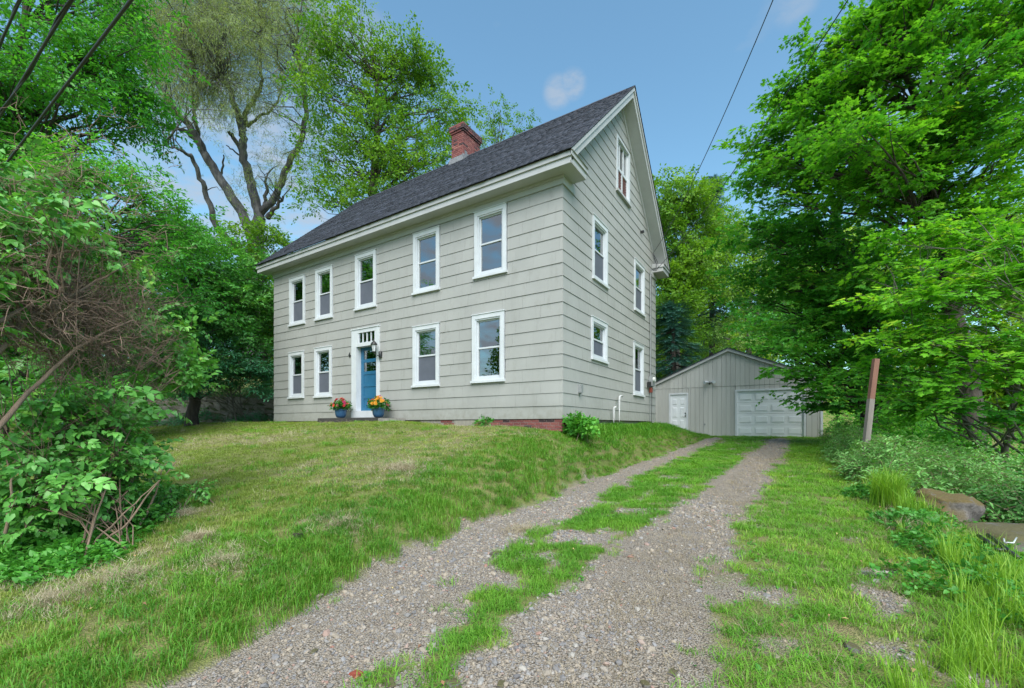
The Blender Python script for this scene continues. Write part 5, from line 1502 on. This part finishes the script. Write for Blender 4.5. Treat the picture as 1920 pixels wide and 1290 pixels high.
# gravel
def gravel(n, x0, x1, y0, y1, smin, smax, name, label, thr=.35, pw=4):
    xx, yy = region_points(n, x0, x1, y0, y1)
    v = np.stack([xx - CAM[0], yy - CAM[1]], 1); dd = np.hypot(*v.T)
    kk = (gravelmask(xx, yy) > thr * rng.uniform(.6, 1.6, n)) & (v @ FWD[:2] > 0)
    kk &= rng.random(n) < np.interp(dd, [0, 4, 9, 22], [1, 1, .5, .18]) * np.clip(.15 + 2.6 * (fbm(xx * .9, yy * .45, 77) - .36), .10, 1) * np.clip(gravelmask(xx, yy) * 1.6 - .45, .12, 1)
    xx, yy, dd = xx[kk], yy[kk], dd[kk]
    sc = (smin + (smax - smin) * rng.random(len(xx)) ** pw) * np.interp(dd, [0, 5, 20], [1, 1.15, 2.2])
    P = np.stack([xx, yy, H(xx, yy) + sc * .12], 1)
    rot = np.stack([rng.normal(0, .35, len(xx)), rng.normal(0, .35, len(xx)), rng.uniform(0, 6.28, len(xx))], 1)
    o = scatter(name, 'pebble', P, rot, sc, rng.random(len(xx))); tag(o, label, 'gravel')
gravel(210000, .9, 5.6, -9.6, -2.0, .002, .016, 'gravel', 'loose grey and tan gravel on the near part of the drive')
gravel(100000, .8, 5.0, -2.0, 12.5, .005, .017, 'gravel', 'loose gravel on the far part of the drive towards the garage')
gravel(9000, .9, 5.6, -9.6, -2.0, .010, .034, 'gravel', 'larger grey and tan stones strewn along the near drive', .3, 2.5)
# reeds and tall grass at the right
def clump_field(name, key, label, spots, cat='grass', scl=(.7, 1.2), ti=(.2, .7), tilt=.12, sq=1.0):
    X = []; Y_ = []; S = []
    for (cx_, cy_, r, n, s) in spots:
        a = rng.uniform(0, 6.28, n); q = np.sqrt(rng.random(n)) * r
        X.append(cx_ + q * np.cos(a)); Y_.append(cy_ + q * np.sin(a)); S.append(rng.uniform(*scl, n) * s)
    X = np.concatenate(X); Y_ = np.concatenate(Y_); S = np.concatenate(S)
    place(name, key, label, X, Y_, None, np.stack([S, S, S * sq], 1), rng.uniform(*ti, len(X)), tilt, cat=cat)
clump_field('tall_grass', 'reed', 'bright tall grass at the right edge of the drive', [(5.72, -1.3, .16, 40, 1.15), (5.85, -1.8, .2, 14, .8), (6.0, -3.2, .5, 22, .5), (6.1, -3.9, .45, 30, .65), (6.15, -4.9, .55, 40, .6), (6.0, -5.7, .6, 44, .6), (5.7, -6.4, .7, 40, .5), (6.6, -4.8, .6, 50, .75), (6.5, -6.0, .7, 50, .8), (5.75, -.3, .2, 14, .7), (6.2, -2.7, .3, 18, .6)])
clump_field('bank_weeds', 'lush', 'taller dark green grass growing along the foot of the gable wall', [(.35 + .1 * math.sin(k), .4 + k * .55, .34, 22, 2.0) for k in range(22)], scl=(.6, 1.2), ti=(.0, .35))
for (px, py, rr_, n, lb) in ((372, 1018, .20, 200, 'raked up pile of tan dry grass on the lawn left of the clod'), (235, 1085, .42, 260, 'thin spread of dry grass near the left edge of the lawn'), (100, 1130, .35, 200, 'dry grass patch nearest the left edge of the view'), (350, 965, .28, 140, 'greyish dry grass beside the lilac shoot'), (760, 880, .7, 200, 'dry grass on the crest of the lawn below the lower windows'), (640, 985, .45, 200, 'dry grass patch on the slope right of the clod'), (985, 855, .3, 90, 'small brown bare patch on the bank below the house corner'), (420, 1060, .5, 150, 'dry grass patch below the raked up pile')):
    z = 3.0
    for _ in range(40):
        q_ = PX(px, 798, z); z = z * .5 + .5 * (1.5 - float(H(q_[0], q_[1]))) * FPX / (py - 798)
    q_ = PX(px, 798, z); a = rng.uniform(0, 6.28, n); q = np.abs(rng.normal(0, .5, n)) * rr_
    X = q_[0] + 1.5 * q * np.cos(a); Y_ = q_[1] + q * np.sin(a); hp = (.07 if 'pile' in lb else .025)
    P = np.stack([X, Y_, H(X, Y_) + .01 + hp * rng.random(n) * np.exp(-(q / rr_) ** 2 * 3)], 1)
    o = scatter('dry_grass_patch', 'dry', P, np.stack([rng.normal(0, .3, n), rng.normal(0, .3, n), rng.uniform(0, 6.28, n)], 1), rng.uniform(.5, 1.1, n) * (1 if z < 6 else 1.5), rng.random(n))
    tag(o, lb, 'dry grass')
# brambles: mounds of arching leafy canes
def mound(name, key, label, spots, scl, ti, cat, tilt=.45):
    P = []; T = []
    for (cx_, cy_, r, h, n) in spots:
        a = rng.uniform(0, 6.28, n); q = np.sqrt(rng.random(n)) * r
        X = cx_ + q * np.cos(a); Y_ = cy_ + q * np.sin(a)
        top = h * (1 - (q / r) ** 2 * .75) * (.75 + .5 * vnoise(X * 2.2, Y_ * 2.2, 6))
        f = rng.random(n) ** .5
        P.append(np.stack([X, Y_, H(X, Y_, False) + top * f], 1)); T.append(ti + .3 * (vnoise(X * 1.5, Y_ * 1.5, 2) - .5) + .12 * f + rng.normal(0, .08, n))
    P = np.concatenate(P); T = np.concatenate(T)
    o = scatter(name, key, P, np.stack([rng.normal(0, tilt, len(P)), rng.normal(0, tilt, len(P)), rng.uniform(0, 6.28, len(P))], 1), scl * rng.uniform(.7, 1.25, len(P)), np.clip(T, 0, 1))
    tag(o, label, cat)
mound('bramble_thicket', 'bramble', 'pale green raspberry brambles round the leaning post', [(6.3, 1.2, .9, .95, 620), (6.6, 2.4, 1.1, 1.0, 700), (6.2, 3.9, .9, .9, 420), (7.4, .8, 1.2, 1.15, 800), (7.8, 2.4, 1.4, 1.3, 700), (6.1, 5.6, .8, .9, 300), (6.3, 7.5, .9, .9, 260), (6.1, 9.6, .8, .9, 200), (6.6, 11.5, 1.1, 1.1, 240), (6.15, .0, .5, .55, 220)], 1.0, .3, 'thicket')
mound('vine_thicket', 'bramble', 'darker green vines covering the slope behind the mossy rock', [(8.0, -.6, 1.3, 1.35, 1000), (8.6, -2.0, 1.5, 1.5, 1100), (9.4, -3.6, 1.6, 1.6, 900), (9.6, .4, 1.6, 1.6, 700), (7.3, -.3, .6, .7, 300), (10.5, -2, 2, 2.2, 700)], 1.15, .0, 'thicket')
mound('verge_weeds', 'clover', 'mixed low leafy weeds between the tall grass and the rock', [(5.9, -2.4, .5, .2, 160), (6.0, -3.4, .6, .22, 190), (6.3, -1.7, .4, .2, 130), (5.8, -4.6, .6, .2, 170), (6.6, -2.9, .5, .22, 130), (5.6, -.6, .4, .25, 100), (6.15, -.75, .3, .3, 120), (6.9, -1.0, .3, .3, 90), (7.3, -1.6, .4, .4, 130), (6.6, -1.1, .25, .25, 70)], .8, .3, 'weeds')
mound('brush_litter', 'dry', 'dry brush and leaf litter on the bank round the mossy rock', [(6.1, -1.4, .45, .10, 240), (6.5, -1.9, .5, .10, 260), (6.9, -1.5, .4, .14, 160), (5.9, -2.6, .4, .06, 140), (6.3, -.9, .3, .12, 120)], 1.2, .2, 'litter', .5)
mound('understorey', 'ash', 'dark undergrowth at the foot of the trees right of the drive', [(8.6, 4.5, 2.0, 2.2, 420), (8.0, 8, 2.2, 2.2, 420), (8.2, 12, 2.2, 2.4, 380), (10, 1.5, 2.0, 2.4, 360), (7.4, 13.2, 1.2, 1.6, 200), (9, 17, 3, 3, 300), (8.5, 21, 3.5, 3.5, 400), (12, 16, 3.5, 4, 400), (12, 9, 3, 4, 300)], .85, .5, 'undergrowth')
mound('wall_weeds', 'bluegreen', 'low green weeds along the foot of the stone wall', [(-14.0, 2.4, 1.0, .45, 200), (-15.6, 1.0, 1.1, .5, 240), (-17.2, -.7, 1.2, .55, 240), (-18.7, -2.6, 1.3, .6, 240), (-13.2, 3.4, .8, .5, 140), (-12.9, 1.2, .5, .4, 80)], .55, .35, 'weeds')
mound('ground_cover', 'clover', 'bright green ground cover under the lilac bush', [(-.95, -8.15, .5, .14, 320), (-1.9, -7.9, .9, .22, 520), (-2.9, -7.4, .9, .25, 420), (-1.6, -8.6, .8, .2, 420), (-2.8, -8.2, 1.1, .3, 400)], .9, .35, 'ground cover')
mound('bank_growth', 'shade', 'dark leaves trailing over the bank behind the stone wall', [(-15.2, 3.6, 1.5, 1.1, 240), (-17.0, 1.9, 1.6, 1.2, 260), (-18.8, -.1, 1.7, 1.3, 260), (-20.4, -2.4, 1.8, 1.5, 240)], .75, .3, 'undergrowth')

# ------------------------------------------------------------------ stone wall at the back of the lawn
wall = empty('stone_wall', ((WA[0] + WB[0]) / 2, (WA[1] + WB[1]) / 2, 1.58), 'low dry fieldstone wall at the back left edge of the lawn', 'stone wall')
def rock_mesh(name, sx, sy, sz, seed, mat, sub=2, rough=.18, tint=.5):
    bm = bmesh.new(); bmesh.ops.create_cube(bm, size=2)
    bmesh.ops.subdivide_edges(bm, edges=bm.edges[:], cuts=sub, use_grid_fill=True)
    r = random.Random(seed); ph = [r.uniform(0, 9) for _ in range(6)]
    for v in bm.verts:
        c = v.co; l = max(abs(c.x), abs(c.y), abs(c.z)); sph = c.normalized()
        c = c * .62 + sph * .5
        nn = math.sin(c.x * 3.1 + ph[0]) * math.sin(c.y * 2.7 + ph[1]) + math.sin(c.z * 3.7 + ph[2] + c.x * 1.9) * .7
        c = c * (1 + rough * nn * .6) + Vector((r.uniform(-1, 1), r.uniform(-1, 1), r.uniform(-1, 1))) * rough * .25
        v.co = Vector((c.x * sx, c.y * sy, c.z * sz))
    me = bpy.data.meshes.new(name); bm.to_mesh(me); bm.free(); me.materials.append(mat)
    a = me.attributes.new('tint', 'FLOAT', 'POINT'); a.data.foreach_set('value', [tint] * len(me.vertices))
    return me
wr = random.Random(5)
RM = [rock_mesh('stone', 1, 1, 1, s, M['stone'], 1, .2, wr.random()) for s in range(6)]
for row in range(5):
    s_ = 0.0; Lw = float(np.linalg.norm(WB - WA)); hrow = .25
    while s_ < Lw:
        lw = wr.uniform(.28, .62)
        c = WA + wd * (s_ + lw / 2) - wn * (.12 - .05 * row + wr.uniform(-.03, .03))
        z = float(H(*(WA + wd * (s_ + lw / 2) - wn * .35), False)) + .10 + row * .235 + wr.uniform(-.02, .02)
        o = bpy.data.objects.new('stone', RM[wr.randrange(6)]); COL.objects.link(o)
        o.parent = wall; o.matrix_parent_inverse = Matrix.Translation(-wall.location)
        o.location = (c[0], c[1], z); o.scale = (lw * .53, .22, .135); o.rotation_euler = (wr.uniform(-.06, .06), wr.uniform(-.06, .06), math.atan2(wd[1], wd[0]) + wr.uniform(-.08, .08))
        s_ += lw * .97

# ------------------------------------------------------------------ rock, ledge and things on it, at the right
p = gpt(1768, 6.0)
bz = float(H(*p, False))
o = link('mossy_rock', rock_mesh('mossy_rock', .27, .30, .24, 3, M['mossrock'], 9, .2), None, None, True); o.location = (p[0], p[1], bz + .12); o.rotation_euler = (.1, .15, .5)
tag(o, 'rounded rock capped with brown moss at the right edge of the drive', 'rock')
p = gpt(1895, 5.35); bzs = 0.30
o = link('rock_ledge', rock_mesh('rock_ledge', .80, .42, .26, 8, M['slab'], 8, .07), None, None, True); o.location = (p[0] + .35, p[1] - .05, bzs - .26); o.rotation_euler = (.02, -.03, .35)
tag(o, 'flat grey rock ledge behind the tall grass at the right edge', 'rock')
LT = bzs + .035
def atz(px, py, zz_):
    t = (1.5 - zz_) * FPX / (py - 798); q = PX(px, 798, t); return (float(q[0]), float(q[1]), zz_)
for lb, a, b in (('longer of two parallel black pipes lying across the grey ledge', (1852, 1003), (1908, 1045)), ('lower black pipe beside the long one on the grey ledge', (1834, 1004), (1862, 1022)), ('short black pipe end nearest the tall grass on the ledge', (1862, 1030), (1886, 1032))):
    o = MB().tube([atz(*a, LT + .02), atz((a[0] + b[0]) / 2, (a[1] + b[1]) / 2, LT + .022), atz(*b, LT + .02)], .018, 8).build('black_pipe', M['black'], None, True); tag(o, lb, 'pipe', 'black pipes on the ledge')
o = MB().tube([atz(1882, 1010, LT + .02), atz(1884, 1017, LT + .02), atz(1900, 1018, LT + .02), atz(1906, 1008, LT + .02)], .007, 6).build('bent_wire', M['white'], None, True)
tag(o, 'bent white wire bracket lying on the grey ledge', 'wire')

# leaning marker post
pz = 9.0
b0 = np.array([*gpt(1619, pz), 0.0]); b0[2] = float(H(b0[0], b0[1], False)) - .2
pt = PX(1642.5, 673, pz); pm = PX(1633, 748, pz)
post = empty('marker_post', b0 + [0, 0, .2], 'leaning square wooden post with red brown top among the brambles', 'post')
def beam(a, b, w, d_, name, mat):
    a, b = np.array(a), np.array(b); u = (b - a) / np.linalg.norm(b - a); s1 = RIGHT - (RIGHT @ u) * u; s1 /= np.linalg.norm(s1); s2 = np.cross(u, s1)
    V = [p_ + i * s1 * w / 2 + j * s2 * d_ / 2 for p_ in (a, b) for i, j in ((-1, -1), (1, -1), (1, 1), (-1, 1))]
    return MB().add(V, BOXF).build(name, mat, post)
foot = PX(1625, 822, pz); dirn = (foot - pm) / np.linalg.norm(foot - pm); foot2 = pm + dirn * (pm[2] - b0[2]) / abs(dirn[2])
beam(foot2, pm, .105, .08, 'lower_post', M['woodgrey']); beam(pm + .0005 * (pt - pm), pt, .100, .076, 'painted_top', M['woodred'])

# ------------------------------------------------------------------ flower pots
PB = (-7.69, -.43, 1.745)
def flower_pot(loc, label, palette, seed):
    r = random.Random(seed)
    root = empty('flower_pot', loc, label, 'flower pot', 'flower pots on the front step'); FN = 44
    mb = MB(); mb.lathe(loc, [(.085, 0), (.125, .01), (.165, .09), (.18, .19), (.187, .25), (.20, .262), (.20, .285), (.178, .287), (.172, .25)], 28)
    mb.build('pot', M['potblue'], root, True)
    MB().lathe(loc, [(.17, .235), (.168, .25), (.01, .262)], 20).build('soil', M['soil'], root)
    n = 190; a = rng.uniform(0, 6.28, n); q = np.sqrt(rng.random(n)); hh = .27 + .30 * rng.random(n) * (1 - .5 * q ** 2)
    P = np.stack([loc[0] + .30 * q * np.cos(a), loc[1] + .28 * q * np.sin(a), loc[2] + hh], 1)
    scatter('foliage', 'clover', P, np.stack([rng.normal(0, .5, n), rng.normal(-.2, .5, n), rng.uniform(0, 6.28, n)], 1), rng.uniform(.7, 1.1, n), rng.uniform(0, .45, n), root)
    for k in range(FN):
        a = r.uniform(0, 6.28); q = r.random() ** .6
        c = Vector((loc[0] + .33 * q * math.cos(a), loc[1] + .30 * q * math.sin(a) - .02, loc[2] + .31 + .30 * (1 - q * q * .75) * r.uniform(.75, 1.1)))
        nrm_ = Vector((math.cos(a) * q, math.sin(a) * q - .5, .6)).normalized(); qt = nrm_.to_track_quat('Z', 'Y')
        mb = MB(); np_ = 7
        for ring, (rad, tilt_) in enumerate(((.056, .25), (.038, .75))):
            for i in range(np_):
                t = 2 * math.pi * (i + ring * .5) / np_
                def P_(rr, dt, up_): return tuple(c + qt @ Vector((rr * math.cos(t + dt), rr * math.sin(t + dt), up_)))
                mb.add([P_(.004, 0, 0), P_(rad * .7, .38, rad * tilt_ * .5), P_(rad, 0, rad * tilt_), P_(rad * .7, -.38, rad * tilt_ * .5)], [(0, 1, 2, 3)])
        side = math.cos(a) * q
        mb.build('flower', M[palette(side, r)], root)
    return root
flower_pot((-7.69, -.43, 1.75), 'blue pot of magenta and red flowers on the step left of the blue door', lambda s, r: r.choice(['petal_r', 'petal_m', 'petal_r', 'petal_o']) if s < -.1 else r.choice(['petal_m', 'petal_m', 'petal_r', 'petal_o']), 3)
flower_pot((-5.90, -.43, 1.75), 'blue pot of orange and yellow flowers on the step right of the blue door', lambda s, r: 'petal_o' if s < .05 else r.choice(['petal_y', 'petal_y', 'petal_m']), 5)

# ------------------------------------------------------------------ loose stones and scraps near the camera
def onground(px, py):
    z = 3.0
    for _ in range(40):
        q = PX(px, 798, z); h = float(H(q[0], q[1])); z = z * .5 + .5 * (1.5 - h) * FPX / (py - 798)
    q = PX(px, 798, z); return q[0], q[1], float(H(q[0], q[1])), z
for (px, py, wpx, lb) in ((1598, 1216, 30, 'flat bluish stone in the right verge'), (1560, 1255, 16, 'small grey stone below the flat bluish one in the verge'), (845, 1290, 34, 'pointed grey slate piece at the bottom edge of the drive'), (730, 1286, 26, 'flat grey stone at the bottom edge left of the slate'),
                      (1210, 1285, 20, 'pale stone at the bottom of the right track'), (1262, 1262, 18, 'cream coloured stone low in the right track'), (590, 1222, 14, 'white stone at the edge of the left track'), (940, 1284, 18, 'round grey stone at the bottom middle of the drive'), (930, 1040, 20, 'low grey stone in the left track beside the grass tuft'), (1075, 1078, 16, 'grey stone on the edge of the right track')):
    X_, Y_, Z_, z = onground(px, min(py, 1284)); s = wpx * z / FPX / 2
    o = link('loose_stone', rock_mesh('loose_stone', s * 1.05, s * .7, s * .35, px, M['slab'], 2, .2, random.random())); o.location = (X_, Y_, Z_ + s * .12); o.rotation_euler = (.05, .05, random.uniform(0, 3)); tag(o, lb, 'stone', 'loose stones in and beside the drive')
X_, Y_, Z_, z = onground(668, 1266); s = 20 * z / FPX / 2
o = link('brick_fragment', rock_mesh('brick_fragment', s * 1.1, s * .8, s * .4, 4, M['orange'], 1, .15)); o.location = (X_, Y_, Z_ + .005); tag(o, 'broken piece of red brick in the grass at the bottom of the drive', 'brick piece')
X_, Y_, Z_, z = onground(560, 1011); s = 13 * z / FPX / 2
o = link('dirt_clod', rock_mesh('dirt_clod', s, s, s * .8, 9, M['soil'], 2, .3)); o.location = (X_, Y_, Z_ + .03); tag(o, 'dark clod of earth on the lawn slope', 'clod')

# ------------------------------------------------------------------ overhead cables
def cable(name, label, p0, p1, r, ext=(0, 0), sag=0.0, group=None, pair=0.0, mat='cable'):
    p0, p1 = np.array(p0, float), np.array(p1, float); d = p1 - p0
    a, b = p0 - d * ext[0], p1 + d * ext[1]
    t = np.linspace(0, 1, 40)[:, None]
    P = a + (b - a) * t; P[:, 2] -= (sag * 4 * t * (1 - t)).ravel()
    mb = MB(); mb.tube(P, r, 8)
    if pair:
        ph = np.linspace(0, 60, 40)
        Q = P + np.stack([0 * ph, np.cos(ph) * pair, np.sin(ph) * pair], 1); mb.tube(Q, r * .6, 6)
    o = mb.build(name, M[mat], None, True); tag(o, label, 'cable', group); return o
def Hpt(px, py, h):
    z = h * FPX / (798 - py); return PX(px, py, z)
cable('overhead_cable', 'thick overhead cable lowest of the three crossing the top left corner', Hpt(24, 290, 5.4), Hpt(246, 0, 5.4), .021, (1.5, 3), 0, 'overhead cables at the top left')
cable('overhead_cable', 'twin overhead cable in the middle of the three at the top left', Hpt(0, 218, 6.2), Hpt(135, 0, 6.2), .022, (2, 5), 0, 'overhead cables at the top left', .032)
cable('overhead_cable', 'short stretch of cable nearest the top left corner of the view', Hpt(0, 82, 6.6), Hpt(38, 0, 6.6), .018, (6, 12), 0, 'overhead cables at the top left', .02)
hs = np.array([.14, 7.40, 7.98])
cable('service_drop', 'dark twisted service cable running from the gable corner up to the right of the sky', hs, PX(1430, 0, 7.5), .0085, (0, .35), .55, None, .009)
cable('service_drop', 'thin faint cable running up the sky right of the darker service cable', np.array([.27, 7.66, 7.50]), PX(1500, 110, 8.0), 0.009, (0, .35), .35, None)
